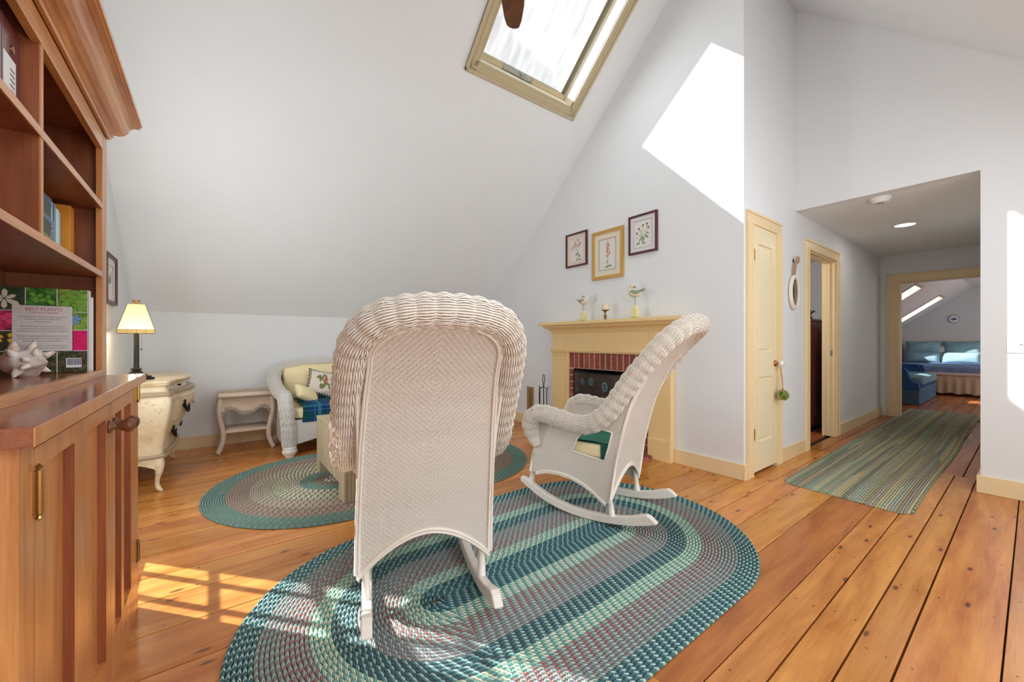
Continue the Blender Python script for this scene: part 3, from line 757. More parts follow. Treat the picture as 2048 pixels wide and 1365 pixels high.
    for s in (-1, 1):
        b = B().slab(bot + topr, [], (s * 0.236 - 0.019, 0, 0), Y_, Z_, X_, 0.038)
        bmesh.ops.bevel(b.bm, geom=[e_ for e_ in b.bm.edges if len(e_.link_faces) == 2 and e_.calc_face_angle(0) > 1.2], offset=0.004, segments=1, affect='EDGES')
        b.out('rocker', M_WHITEP, t, smooth=False)
        for (y0, z0, y1, z1) in ((0.262, 0.05, 0.282, 0.20), (0.83, 0.135, 0.795, 0.26)):
            B().tube([(s * 0.238, y0, z0), (s * 0.240, y0 * 0.6 + y1 * 0.4, z0 * 0.6 + z1 * 0.4), (s * 0.242, y1, z1)], [0.019, 0.0165, 0.0155], 12).out('leg', M_WHITEP, t, True)
    # seat, front apron, inner liners
    B().box(-0.255, 0.255, 0.255, 0.79, 0.345, 0.372, 0.004).out('seat', M_WHITEP, t, smooth=False)
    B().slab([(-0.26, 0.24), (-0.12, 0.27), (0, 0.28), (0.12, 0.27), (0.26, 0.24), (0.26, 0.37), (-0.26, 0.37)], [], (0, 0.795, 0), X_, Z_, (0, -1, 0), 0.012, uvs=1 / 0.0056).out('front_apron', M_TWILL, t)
    b = B().box(-0.245, 0.245, 0.252, 0.785, 0.374, 0.458, 0.022); b.out('seat_cushion', M_CUSHC, t, smooth=True)
    return t
ch1 = make_rocker(); ch1.location = (0.637, 1.292, 0.012); ch1.rotation_euler = (0, 0, math.radians(-17.4))
ch2 = copy_tree(ch1); ch2.location = (2.185, 1.33, 0.013); ch2.rotation_euler = (0, 0, math.radians(18.05))
ch1['label'] = 'ivory wicker rocking chair seen from behind, nearest the camera'
ch2['label'] = 'ivory wicker rocking chair seen from its side, in front of the fireplace'
# folded green throws on both seats
def throw_():
    b = B(); n, m = 22, 22
    def f(i, j):
        x = -0.225 + 0.45 * i / (n - 1); y = 0.262 + 0.40 * j / (m - 1); z = 0.472 + 0.006 * noise.noise(Vector((x * 9, y * 9, 0))) + 0.010 * abs(noise.noise(Vector((x * 5, y * 14, 3))))
        return Vector((x, y, z))
    def g(i, j): p = f(n - 1 - i, j); return p - Vector((0, 0, 0.010))
    b.grid(f, n, m); b.grid(g, n, m)
    for k in range(2):   # hem falling into the corner of the seat
        b.box(-0.2505, -0.2465, 0.262, 0.33, 0.376, 0.474, 0.0015)
    return b
for c, lab in ((ch2, 'folded green throw on the seat of the side-on wicker rocking chair'),):
    o = throw_().out('throw_blanket', M_GREEN, None, smooth=True); o.location = c.location; o.rotation_euler = c.rotation_euler; tag(o, lab, 'blanket')

# ---------------------------------------------------------------- braided rugs
def racetrack(xa, xb, yc, r, step):
    """points and arclength of an oval around the segment (xa..xb, yc)"""
    L = xb - xa; per = 2 * L + 2 * PI * r; n = max(12, round(per / step)); out = []
    for k in range(n):
        d = per * k / n
        if d < L: p = (xa + d, yc - r)
        elif d < L + PI * r: a = -PI / 2 + (d - L) / r; p = (xb + r * math.cos(a), yc + r * math.sin(a))
        elif d < 2 * L + PI * r: p = (xb - (d - L - PI * r), yc + r)
        else: a = PI / 2 + (d - 2 * L - PI * r) / r; p = (xa + r * math.cos(a), yc + r * math.sin(a))
        out.append((p, d))
    return out, per
def braided_rug(name, xa, xb, yc, R, pitch, bands, lobe, th=0.012, cen=None, wob=0.0):
    me = bpy.data.meshes.new(name); V = []; F = []; UV = []; C = [[], [], []]
    nr = round(R / pitch); rg = random.Random(5)
    for k in range(nr):
        r0, r1 = k * pitch, (k + 1) * pitch; rm = (r0 + r1) / 2
        cols = None
        for lim, cc in bands:
            if rm <= lim: cols = cc; break
        cols = cols or bands[-1][1]
        cols = [tuple(min(1, (c * 0.85 + 0.15 * (0.30 * q[0] + 0.55 * q[1] + 0.15 * q[2]) * k_) * 1.32 * rg.uniform(0.93, 1.07) + 0.018) for c, k_ in zip(q, (1.06, 1.0, 0.98))) for q in cols]
        pm, per = racetrack(xa, xb, yc, rm, 0.045); n = len(pm); nlobe = round(per / lobe)
        base = len(V); prof = [(0.0, 0.35), (0.16, 0.80), (0.5, 1.0), (0.84, 0.80), (1.0, 0.35)]
        for t, h in prof:
            r = r0 + (r1 - r0) * t; Ls = xb - xa
            for (p, d) in pm:
                dx = min(max(p[0], xa), xb); nx, ny = (p[0] - dx) / rm, (p[1] - yc) / rm
                wv = 1 + wob * noise.noise(Vector((p[0] * 1.3, p[1] * 1.3, 0)))
                V.append((dx + nx * r * wv, yc + ny * r * wv, th * h if (k < nr - 1 or t < 0.9) else 0.002))
        for a in range(len(prof) - 1):
            for i in range(n):
                i2 = (i + 1) % n
                F.append((base + a * n + i, base + (a + 1) * n + i, base + (a + 1) * n + i2, base + a * n + i2))
                u0 = pm[i][1] / per * nlobe; u1 = (pm[i + 1][1] / per * nlobe) if i < n - 1 else nlobe
                va, vb = k + prof[a][0] * 0.999, k + prof[a + 1][0] * 0.999
                UV += [(u0, va), (u0, vb), (u1, vb), (u1, va)]
        for q in range(3): C[q] += [c for _ in range(n * len(prof)) for c in (*cols[q], 1.0)]
    me.from_pydata(V, [], F); me.update()
    uv = me.uv_layers.new(name='UVMap'); uv.data.foreach_set('uv', [c for p in UV for c in p])
    for q in range(3):
        at = me.color_attributes.new('c%d' % q, 'FLOAT_COLOR', 'POINT'); at.data.foreach_set('color', C[q])
    me.polygons.foreach_set('use_smooth', [True] * len(me.polygons)); me.materials.append(M_BRAID)
    if me.polygons[0].normal.z < 0: me.flip_normals()
    o = bpy.data.objects.new(name, me); COL.objects.link(o); return o
c_ = srgb
lt = lambda L, k=1.18: [tuple(min(1.0, x * k + 0.012) for x in q) for q in L]
TEALD = [c_(60, 112, 116), c_(46, 96, 102), c_(160, 194, 188)]
PINK = [c_(120, 132, 130), c_(134, 120, 124), c_(150, 176, 170)]
PINKR = [c_(128, 136, 132), c_(150, 96, 96), c_(150, 178, 172)]
MINT = [c_(150, 190, 172), c_(88, 150, 140), c_(206, 206, 184)]
DEEP = [c_(48, 98, 106), c_(38, 84, 94), c_(124, 168, 166)]
DEEP2 = [c_(50, 102, 110), c_(60, 82, 94), c_(138, 176, 172)]
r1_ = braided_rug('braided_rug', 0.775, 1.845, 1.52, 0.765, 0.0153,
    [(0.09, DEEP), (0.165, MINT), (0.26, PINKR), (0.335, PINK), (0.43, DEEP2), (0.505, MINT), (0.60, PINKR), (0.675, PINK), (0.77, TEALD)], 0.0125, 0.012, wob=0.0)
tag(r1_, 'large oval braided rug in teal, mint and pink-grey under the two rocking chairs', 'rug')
GRN = [c_(106, 140, 128), c_(98, 132, 120), c_(116, 150, 140)]
TAN = [c_(150, 134, 118), c_(128, 112, 100), c_(178, 150, 134)]
BEI = [c_(192, 184, 156), c_(96, 108, 92), c_(204, 196, 172)]
BRN = [c_(140, 116, 98), c_(112, 100, 86), c_(160, 132, 112)]
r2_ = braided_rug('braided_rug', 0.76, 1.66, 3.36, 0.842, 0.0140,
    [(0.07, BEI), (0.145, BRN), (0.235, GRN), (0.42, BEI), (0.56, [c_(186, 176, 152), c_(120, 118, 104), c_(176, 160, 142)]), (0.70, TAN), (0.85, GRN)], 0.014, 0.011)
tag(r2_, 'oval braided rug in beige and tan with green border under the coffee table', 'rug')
# hall runner: rows run the length of the hall
def runner():
    me = bpy.data.meshes.new('hall_runner'); V = []; F = []; UV = []; C = [[], [], []]
    pal = [c_(196, 176, 120), c_(150, 168, 150), c_(74, 112, 84), c_(120, 134, 150), c_(186, 150, 120), c_(170, 180, 160), c_(96, 92, 84), c_(200, 190, 150), c_(132, 160, 160), c_(158, 130, 110), c_(88, 124, 106), c_(186, 190, 178)]
    x0, x1 = 3.50, 9.05; W = 0.735; nr = 49; rg = random.Random(11); n = 90
    last = None
    seqs = []
    for k in range(nr):
        a = rg.choice(pal) if (k % 2 == 0 or last is None) else last; last = a
        bb = rg.choice(pal); cc = tuple(min(1, 0.5 * p + 0.5 * q + 0.05) for p, q in zip(a, bb))
        seqs.append((a, bb if rg.random() < 0.4 else a, cc))
    seqs[0] = seqs[-1] = (c_(60, 96, 76), c_(60, 96, 76), c_(180, 186, 160)); seqs[1] = (c_(200, 190, 150),) * 3
    for k in range(nr):
        base = len(V); prof = [(0.0, 0.4), (0.25, 0.9), (0.75, 0.9), (1.0, 0.4)]
        c0 = rg.uniform(0.2, 0.5); alt = rg.choice(seqs)
        for t, h in prof:
            for i in range(n):
                q = i / (n - 1); x = x0 + (x1 - x0) * q; vy = (k + t) / nr
                # rounded corners, gentle wave of the long edges
                e = min(vy, 1 - vy); dx = 0.07 * max(0.0, 1 - e / 0.10) ** 2
                x = x + (dx if q < 0.02 else (-dx if q > 0.98 else 0)) + (0.05 * (vy - 0.5) * (1 - q))
                y = 0.46 + vy * W + 0.010 * math.sin(x * 1.9) * (1 - vy) + 0.03 * q * (0.6 + vy * 0.5)
                z = 0.010 * h + 0.004 * max(0, math.sin(x * 2.3 + vy * 3))
                if (k == 0 and t == 0) or (k == nr - 1 and t == 1.0) or i in (0, n - 1): z = 0.002
                V.append((x, y, z))
                for s_ in range(3):
                    cc = alt[s_] if abs(q - c0) < 0.13 and 2 < k < nr - 2 else seqs[k][s_]
                    C[s_] += [*[min(1, 0.60 * (1.35 * q_ * k_ + 0.03) + 0.40 * mn) for q_, k_, mn in zip(cc, (1.04, 1.0, 0.90), (0.42, 0.42, 0.30))], 1.0]
        for a in range(3):
            for i in range(n - 1):
                F.append((base + a * n + i, base + a * n + i + 1, base + (a + 1) * n + i + 1, base + (a + 1) * n + i))
                u0, u1 = (x1 - x0) * i / (n - 1) / 0.022, (x1 - x0) * (i + 1) / (n - 1) / 0.022; va, vb = k + prof[a][0] * 0.999, k + prof[a + 1][0] * 0.999
                UV += [(u0, va), (u1, va), (u1, vb), (u0, vb)]
    me.from_pydata(V, [], F); me.update(); uv = me.uv_layers.new(name='UVMap'); uv.data.foreach_set('uv', [c for p in UV for c in p])
    for q in range(3): me.color_attributes.new('c%d' % q, 'FLOAT_COLOR', 'POINT').data.foreach_set('color', C[q])
    me.polygons.foreach_set('use_smooth', [True] * len(me.polygons)); me.materials.append(M_BRAID)
    o = bpy.data.objects.new('hall_runner', me); COL.objects.link(o); return o
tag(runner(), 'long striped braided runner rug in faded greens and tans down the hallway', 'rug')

# ---------------------------------------------------------------- cherry hutch
hut = thing('hutch_cabinet', 'tall cherry wood hutch cabinet with open shelves above panelled doors', 'cabinet', (-0.42, 1.6, 0))
CY0, CY1, CX = 0.983, 2.234, -0.25
B().box(-0.60, CX - 0.0205, CY0 + 0.004, CY1 - 0.004, 0.0, 0.93).out('body', M_CHERRY, hut)
b = B(); 
for (a, c, z0, z1) in ((CY0, 1.05, 0, 0.93), (2.185, CY1, 0, 0.93), (1.05, 2.185, 0.915, 0.93), (1.05, 2.185, 0.0, 0.06)): b.box(CX - 0.02, CX, a, c, z0, z1, 0.001)
b.out('face_frame', M_CHERRY, hut, smooth=False)
def cab_door(y0, y1, pans):
    z0, z1 = 0.065, 0.912; b = B()
    b.slab(rect(y0, y1, z0, z1), [rect(a, c, 0.165, 0.872 if y0 < 1.5 else 0.868) for a, c in pans], (CX - 0.021, 0, 0), Y_, Z_, X_, 0.021)
    o = b.out('door', M_CHERRY, hut, smooth=False)
    for a, c in pans:
        B().box(CX - 0.0205, CX - 0.0185, a, c, 0.165, 0.872).out('panel', M_CHERRY, o)
        B().box(CX - 0.0184, CX - 0.0006, c - 0.0012, c - 0.0002, 0.166, 0.871).out('recess_edge', M_CHERRYD, o)
    return o
da = cab_door(1.053, 1.690, [(1.115, 1.306), (1.362, 1.633)])
db = cab_door(1.696, 2.183, [(1.760, 1.868), (1.915, 2.061)])
for (y, z, par) in ((1.655, 0.845, da), (1.735, 0.842, db)):
    B().lathe([(0.019, 0), (0.019, 0.006), (0.010, 0.012), (0.0095, 0.022), (0.017, 0.034), (0.021, 0.044), (0.019, 0.053), (0.010, 0.059), (0.001, 0.060)], (CX, y, z), 20, 'X').out('knob', M_WALNUT, par, True)
for (y, zz, par) in ((1.053, (0.835, 0.16), da), (2.187, (0.90, 0.25), db)):
    for z in zz:
        b = B().box(CX - 0.001, CX + 0.003, y - 0.010, y + 0.010, z - 0.038, z + 0.038)
        b.lathe([(0.001, -0.050), (0.0055, -0.046), (0.003, -0.041), (0.0055, -0.038), (0.0055, 0.038), (0.003, 0.041), (0.0055, 0.046), (0.001, 0.050)], (CX + 0.006, y, z), 12)
        for q in (-0.022, -0.007, 0.008, 0.023): b.lathe([(0.0062, q - 0.0006), (0.0062, q + 0.0006)], (CX + 0.006, y, z), 12)
        b.out('hinge', M_BRASS, par, smooth=False)
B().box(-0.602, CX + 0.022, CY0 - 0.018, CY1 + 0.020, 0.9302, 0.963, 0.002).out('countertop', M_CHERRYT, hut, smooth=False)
B().box(CX + 0.0195, CX + 0.0225, CY0 - 0.02, CY1 + 0.022, 0.930, 0.9615, 0.001).out('countertop_edge', M_CHERRY, hut, smooth=False)
HX = -0.34; HT = 1.94
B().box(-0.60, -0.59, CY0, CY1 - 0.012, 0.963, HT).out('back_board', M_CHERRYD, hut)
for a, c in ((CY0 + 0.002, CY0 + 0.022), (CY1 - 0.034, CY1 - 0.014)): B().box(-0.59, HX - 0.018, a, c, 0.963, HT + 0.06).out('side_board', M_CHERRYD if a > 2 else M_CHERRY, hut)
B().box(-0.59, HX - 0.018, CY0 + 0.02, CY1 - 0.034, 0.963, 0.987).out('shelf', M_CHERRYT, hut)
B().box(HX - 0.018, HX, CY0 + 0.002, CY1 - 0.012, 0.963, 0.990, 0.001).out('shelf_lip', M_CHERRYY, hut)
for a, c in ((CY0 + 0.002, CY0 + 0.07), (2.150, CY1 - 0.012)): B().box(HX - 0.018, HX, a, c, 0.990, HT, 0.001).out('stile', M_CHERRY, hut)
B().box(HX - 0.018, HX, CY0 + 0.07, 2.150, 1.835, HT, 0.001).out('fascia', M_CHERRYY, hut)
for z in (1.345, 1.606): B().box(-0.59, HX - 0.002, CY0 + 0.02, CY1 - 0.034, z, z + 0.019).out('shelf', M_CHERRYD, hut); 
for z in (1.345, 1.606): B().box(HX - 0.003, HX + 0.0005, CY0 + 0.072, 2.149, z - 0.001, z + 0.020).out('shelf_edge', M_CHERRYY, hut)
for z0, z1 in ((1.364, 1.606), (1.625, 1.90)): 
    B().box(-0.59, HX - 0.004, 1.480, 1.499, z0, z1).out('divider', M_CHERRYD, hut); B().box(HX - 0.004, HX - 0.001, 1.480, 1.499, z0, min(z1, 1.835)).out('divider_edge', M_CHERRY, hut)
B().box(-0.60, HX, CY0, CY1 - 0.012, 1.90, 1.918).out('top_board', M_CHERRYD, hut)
# crown: profile swept along the front and mitred round the far end
cp = [(0.0, 1.905), (0.010, 1.905), (0.012, 1.915), (0.017, 1.918), (0.017, 1.928), (0.022, 1.931), (0.030, 1.934), (0.044, 1.944), (0.054, 1.960), (0.060, 1.980), (0.070, 1.994), (0.082, 2.000), (0.088, 2.002), (0.088, 2.012), (0.094, 2.014), (0.094, 2.030), (0.0, 2.030)]
b = B(); st = [((-0.60), CY1 - 0.012, 0, 1), (HX, CY1 - 0.012, 1, 1), (HX, CY0, 1, -1), (-0.60, CY0, 0, -1)]
b.grid(lambda i, j: Vector((st[i][0] + cp[j][0] * st[i][2], st[i][1] + cp[j][0] * st[i][3], cp[j][1])), 4, len(cp))
b.out('crown_moulding', M_CHERRYY, hut, smooth=False)

# books on the shelf
M_BK = {}
def bookmat(n, col): 
    if n not in M_BK: M_BK[n] = mat('book_cover_' + n, col, 0.45)
    return M_BK[n]
books = [(1.800, 1.896, 1.556, -0.415, 'olive', c_(70, 82, 70), 'wide dark book with green and blue landscape jacket on the hutch shelf'),
 (1.898, 1.922, 1.560, -0.420, 'white', c_(226, 224, 232), 'tall white book with red spine lettering on the hutch shelf'),
 (1.923, 1.945, 1.556, -0.422, 'lavender', c_(176, 184, 222), 'lavender book beside the white lettered book'),
 (1.946, 1.965, 1.552, -0.424, 'navy', c_(40, 54, 84), 'narrow navy book on the hutch shelf'),
 (1.966, 1.985, 1.556, -0.424, 'cyan', c_(96, 176, 200), 'narrow sky blue book on the hutch shelf'),
 (1.986, 2.019, 1.548, -0.424, 'chalk', c_(228, 236, 238), 'chalk white book beside the sky blue one'),
 (2.020, 2.044, 1.545, -0.426, 'mint', c_(168, 214, 214), 'pale mint book on the hutch shelf'),
 (2.045, 2.072, 1.540, -0.430, 'grey', c_(116, 120, 128), 'grey and white book next to the orange book'),
 (2.095, 2.140, 1.588, -0.412, 'orange', c_(226, 146, 44), 'tall orange book with grey base standing at the end of the row')]
for (y0, y1, zt, x, n, col, lab) in books:
    r = thing('book', lab, 'book', ((x - 0.08), (y0 + y1) / 2, 1.364), group='books on the hutch shelf')
    z0 = 1.3645; D = x - 0.150
    b = B(); b.box(D, x - 0.003, y0, y0 + 0.0025, z0, zt); b.box(D, x - 0.003, y1 - 0.0025, y1, z0, zt); b.box(x - 0.004, x, y0, y1, z0, zt, 0.001); b.out('cover', bookmat(n, col), r, smooth=False)
    B().box(D + 0.004, x - 0.004, y0 + 0.0025, y1 - 0.0025, z0 + 0.003, zt - 0.003).out('pages', M_PAPER, r)
    if n == 'orange': 
        B().box(D - 0.0, x + 0.0006, y0 - 0.0008, y1 + 0.0006, z0, z0 + 0.056).out('grey_band', bookmat('grey', col), r)
    if n == 'olive':
        for k, (zz, cc) in enumerate(((0.12, c_(96, 128, 150)), (0.06, c_(140, 150, 80)), (0.175, c_(70, 100, 140)))):
            B().slab([(y0, zz + z0), (y1, zz + z0 - 0.012), (y1, zz + z0 + 0.006), (y0, zz + z0 + 0.012)], [], (x, 0, 0), Y_, Z_, X_, 0.0006).out('jacket_picture', bookmat('oliv%d' % k, cc), r)
    if n in ('white', 'lavender', 'navy'):
        text_mesh([({'white': 'POETICA', 'lavender': 'THE ART', 'navy': 'GARDENS'}[n], 0.016, Vector((x + 0.0005, (y0 + y1) / 2, 1.46)) - r.location, 0)], 'lettering',
            bookmat('redink' if n == 'white' else ('ink' if n == 'lavender' else 'paleink'), {'white': c_(150, 40, 50), 'lavender': c_(40, 44, 80), 'navy': c_(210, 214, 220)}[n]), r, Matrix(((0, 0, 1), (0, 1, 0), (-1, 0, 0))))
# binder, upper left bay
r = thing('ring_binder', 'burgundy ring binder with a white spine label on the top left hutch shelf', 'binder', (-0.45, 1.40, 1.625))
MB = mat('burgundy_vinyl', c_(84, 26, 34), 0.15)
B().box(-0.58, -0.368, 1.352, 1.462, 1.626, 1.822, 0.003).out('cover', MB, r, smooth=False)
B().slab(rect(1.362, 1.428, 1.632, 1.742), [], (-0.368, 0, 0), Y_, Z_, X_, 0.0008).out('spine_label', M_WHITE, r)
b = B()
for q in range(6): b.slab(rect(1.395, 1.420, 1.655 + q * 0.012, 1.658 + q * 0.012), [], (-0.3672, 0, 0), Y_, Z_, X_, 0.0003)
b.out('label_text', bookmat('ink', c_(60, 60, 60)), r)
B().lathe([(0.004, 0.0), (0.009, 0.0), (0.009, 0.002), (0.004, 0.002)], (-0.368, 1.410, 1.766), 16, 'X').out('finger_ring', M_BRASS, r, False)

# plant book standing against the inner side
bk = thing('plant_book', 'large garden book standing back cover out, with flower photographs and a white text panel', 'book', (-0.47, 2.10, 0.987))
BY = 2.068; BX0, BX1, BZ0, BZ1 = -0.600 + 0.012, -0.362, 0.988, 1.283
B().box(BX0, BX1, BY, BY + 0.003, BZ0, BZ1).box(BX0, BX1, BY + 0.028, BY + 0.031, BZ0, BZ1).box(BX1 - 0.003, BX1, BY, BY + 0.031, BZ0, BZ1, 0.001).out('cover', M_WHITE, bk, smooth=False)
B().box(BX0 + 0.004, BX1 - 0.004, BY + 0.003, BY + 0.028, BZ0 + 0.003, BZ1 - 0.003).out('pages', M_PAPER, bk)
def leafmat(name, a, b_, c, scale):
    m = mat(name, a, 0.35); nt = m.node_tree; _, o = coords(m); n = nz(nt, o, scale, 4, 0.6, 1.0)
    setc(m, ramp(nt, n, [(0.3, a), (0.5, b_), (0.7, c)])); return m
tiles = {'g1': leafmat('leaf_photo_dark', c_(20, 26, 20), c_(40, 70, 30), c_(70, 70, 90), 30), 'g2': leafmat('leaf_photo_green', c_(24, 60, 20), c_(60, 120, 40), c_(96, 160, 60), 40),
 'g3': leafmat('leaf_photo_lime', c_(50, 80, 40), c_(110, 150, 50), c_(170, 190, 90), 50), 'p': leafmat('pink_flower_photo', c_(40, 40, 30), c_(190, 30, 80), c_(236, 90, 130), 60),
 'y': leafmat('yellow_flower_photo', c_(30, 34, 20), c_(50, 50, 30), c_(60, 60, 30), 40), 'm': leafmat('magenta_flower_photo', c_(210, 10, 80), c_(230, 30, 110), c_(200, 20, 90), 50), 'd': leafmat('dark_foliage_photo', c_(30, 34, 24), c_(60, 60, 36), c_(120, 110, 60), 70)}
def tile(a, b_, c, d, k, name='photo'):   # fractions across the cover, from the spine side = 1
    x = lambda t: BX0 + (BX1 - BX0) * t; z = lambda t: BZ0 + (BZ1 - BZ0) * t
    return B().slab(rect(x(a), x(b_), z(c), z(d)), [], (0, BY, 0), X_, Z_, (0, -1, 0), 0.0005).out(name, tiles[k] if isinstance(k, str) else k, bk)
tile(0.0, 0.335, 0.735, 1.0, 'g1'); tile(0.345, 0.655, 0.735, 1.0, 'g2'); tile(0.665, 0.985, 0.735, 1.0, 'g3')
tile(0.0, 0.335, 0.50, 0.728, 'p'); tile(0.0, 0.335, 0.265, 0.493, 'y'); tile(0.665, 0.985, 0.515, 0.728, 'g3'); tile(0.665, 0.985, 0.265, 0.508, 'm')
tile(0.0, 0.335, 0.0, 0.258, 'd'); tile(0.345, 0.655, 0.0, 0.258, 'd'); tile(0.665, 0.985, 0.0, 0.258, 'd')
def petals(cx, cz, R, n, w, m, rot=0.0, y=0.0012):
    b = B(); x0 = BX0 + (BX1 - BX0) * cx; z0 = BZ0 + (BZ1 - BZ0) * cz
    for k in range(n):
        a = rot + 2 * PI * k / n; y += 0.00008; u = Vector((math.cos(a), 0, math.sin(a))); v = Vector((-math.sin(a), 0, math.cos(a))); rr = R * (0.85 + 0.3 * ((k * 7) % 3) / 2)
        b.poly([Vector((x0, BY - y, z0)) + u * rr * p + v * rr * q * w for p, q in ((0.05, 0), (0.35, -0.6), (0.75, -0.7), (1.0, 0), (0.75, 0.7), (0.35, 0.6))])
    return b.out('flower_picture', m, bk)
MWF = mat('white_petal', c_(222, 210, 190), 0.5); MBF = mat('blue_petal', c_(110, 150, 210), 0.5); MYF = mat('yellow_petal', c_(236, 180, 30), 0.5); MPF = mat('pink_petal', c_(236, 70, 120), 0.5); MGF = mat('green_leaf', c_(110, 170, 50), 0.5); MOF = mat('orange_petal', c_(230, 140, 40), 0.5)
petals(0.14, 0.86, 0.034, 6, 0.28, MWF, 0.5); petals(0.85, 0.65, 0.018, 5, 0.4, MBF, 1.2); petals(0.86, 0.60, 0.012, 4, 0.4, MBF, 0.2)
for (x, z) in ((0.06, 0.47), (0.10, 0.43), (0.09, 0.385), (0.20, 0.45), (0.20, 0.39)): petals(x, z, 0.008, 5, 0.5, MYF, x * 9)
petals(0.05, 0.30, 0.008, 5, 0.5, MOF)
for (x, z) in ((0.14, 0.64), (0.19, 0.67), (0.07, 0.60), (0.20, 0.60), (0.04, 0.55)): petals(x, z, 0.010, 7, 0.5, MPF, x * 5)
for (x, z, q) in ((0.75, 0.86, 0.3), (0.90, 0.90, 1.0), (0.86, 0.78, 2.0), (0.45, 0.90, 0.4), (0.56, 0.87, 1.3)): petals(x, z, 0.020, 3, 0.45, MGF, q)
tile(0.205, 0.83, 0.255, 0.80, mat('green_border', c_(60, 110, 70), 0.5), 'panel_border')
xx = lambda t: BX0 + (BX1 - BX0) * t; zz_ = lambda t: BZ0 + (BZ1 - BZ0) * t
B().slab(rect(xx(0.212), xx(0.823), zz_(0.262), zz_(0.793)), [], (0, BY - 0.0006, 0), X_, Z_, (0, -1, 0), 0.0016).out('text_panel', mat('text_panel_paper', c_(214, 206, 202), 0.6), bk)
MRED = mat('red_ink', c_(196, 100, 96), 0.6); MGR = mat('grey_ink', c_(110, 100, 104), 0.6)
RXZ = Matrix.Rotation(PI / 2, 3, 'X'); tp = lambda x, z: Vector((x, BY - 0.0024, z)) - bk.location
text_mesh([('BEST PLANTS', 0.0145, tp(xx(0.53), zz_(0.748)), 0), ('FOR YOUR GARDEN', 0.0072, tp(xx(0.53), zz_(0.710)), 0)], 'title_lettering', MRED, bk, RXZ)
lines = ['A comprehensive and up to date presentation', 'to help you choose the right plants', 'for your garden', '-----------', 'About 1000 plants listed with full illustrated', 'or ordered list easy identification. Each plant is', 'described with advice on growing and propagation', '-----------', 'Includes a sample plant climbing plants from shrubs', 'as a variety of conditions as well as helpful listings', 'of great plants or gems to your garden', '-----------', 'Great and garden advice more useful information', 'and inspiration with seasonal recommendations']
text_mesh([(s_, 0.0058, tp(xx(0.52), zz_(0.662 - k * 0.028)), 0) for k, s_ in enumerate(lines)], 'body_lettering', MGR, bk, RXZ)
B().slab(rect(xx(0.755), xx(0.92), zz_(0.06), zz_(0.175)), [], (0, BY - 0.0006, 0), X_, Z_, (0, -1, 0), 0.0005).out('barcode_panel', M_WHITE, bk)
b = B(); rb_ = random.Random(4); x = xx(0.765)
while x < xx(0.91):
    w = rb_.uniform(0.0006, 0.0018); b.slab(rect(x, x + w, zz_(0.09), zz_(0.168)), [], (0, BY - 0.0012, 0), X_, Z_, (0, -1, 0), 0.0003); x += w + rb_.uniform(0.0006, 0.0014)
b.out('barcode', bookmat('ink', c_(30, 30, 30)), bk)

# slim white volume between the plant book and the cabinet side
r = thing('slim_book', 'slim white book pressed between the garden book and the hutch side', 'book', (-0.47, 2.12, 0.987))
B().box(-0.58, -0.360, 2.106, 2.128, 0.988, 1.262, 0.001).out('cover', M_WHITE, r, smooth=False)
B().box(-0.581, -0.368, 2.1075, 2.1265, 0.990, 1.2635).out('pages', M_PAPER, r)

# conch shell
def conch():
    r = thing('conch_shell', 'spiky white conch shell in front of the garden book', 'shell', (-0.46, 1.90, 0.99))
    b = B(); axis = Vector((0.80, -0.59, 0.0)).normalized(); up = Vector((0, 0, 1)); sd = axis.cross(up)
    C0 = Vector((-0.475, 1.915, 1.034))
    prof = [(-0.115, 0.004), (-0.09, 0.012), (-0.06, 0.024), (-0.03, 0.036), (0.0, 0.042), (0.02, 0.040), (0.028, 0.030), (0.036, 0.029), (0.043, 0.020), (0.050, 0.018), (0.056, 0.011), (0.064, 0.008), (0.072, 0.001)]
    n = 28
    def f(i, j):
        a = 2 * PI * j / n; d, R = prof[i]
        R *= 1 + 0.12 * math.sin(a * 3 + d * 60) + 0.10 * noise.noise(Vector((d * 50, math.cos(a) * 2, math.sin(a) * 2)))
        lip = 1 + 0.5 * max(0, math.cos(a - 3.9)) ** 3 * (1 if d < 0.02 else 0)
        return C0 + axis * d + (up * math.sin(a) + sd * math.cos(a)) * R * lip
    b.grid(f, len(prof), n, cv=True)
    for (d, a, L, w) in ((-0.02, 1.3, 0.045, 0.016), (0.008, 0.6, 0.046, 0.014), (0.012, 1.75, 0.044, 0.014), (0.016, 2.7, 0.046, 0.014), (0.010, 3.7, 0.040, 0.014), (0.0, 4.6, 0.034, 0.016), (0.012, 5.5, 0.040, 0.014), (0.04, 0.3, 0.026, 0.009), (0.044, 1.3, 0.024, 0.008), (0.042, 2.4, 0.026, 0.008), (0.04, 5.9, 0.030, 0.009)):
        o_ = up * math.sin(a) + sd * math.cos(a); p = C0 + axis * d + o_ * 0.024
        b.tube([p, p + o_ * L * 0.45, p + o_ * L * 0.75 + axis * 0.004, p + o_ * L + axis * 0.008], [w, w * 0.85, w * 0.55, w * 0.2], 8)
    m = mat('shell', c_(232, 220, 208), 0.45); nt = m.node_tree; _, o = coords(m); nn = nz(nt, o, 30, 4); setc(m, ramp(nt, nn, [(0.3, c_(206, 178, 156)), (0.6, c_(238, 230, 222))])); bump(m, nz(nt, o, 90, 3), 0.3, 0.002)
    b.out('shell_body', m, r, True)
conch()

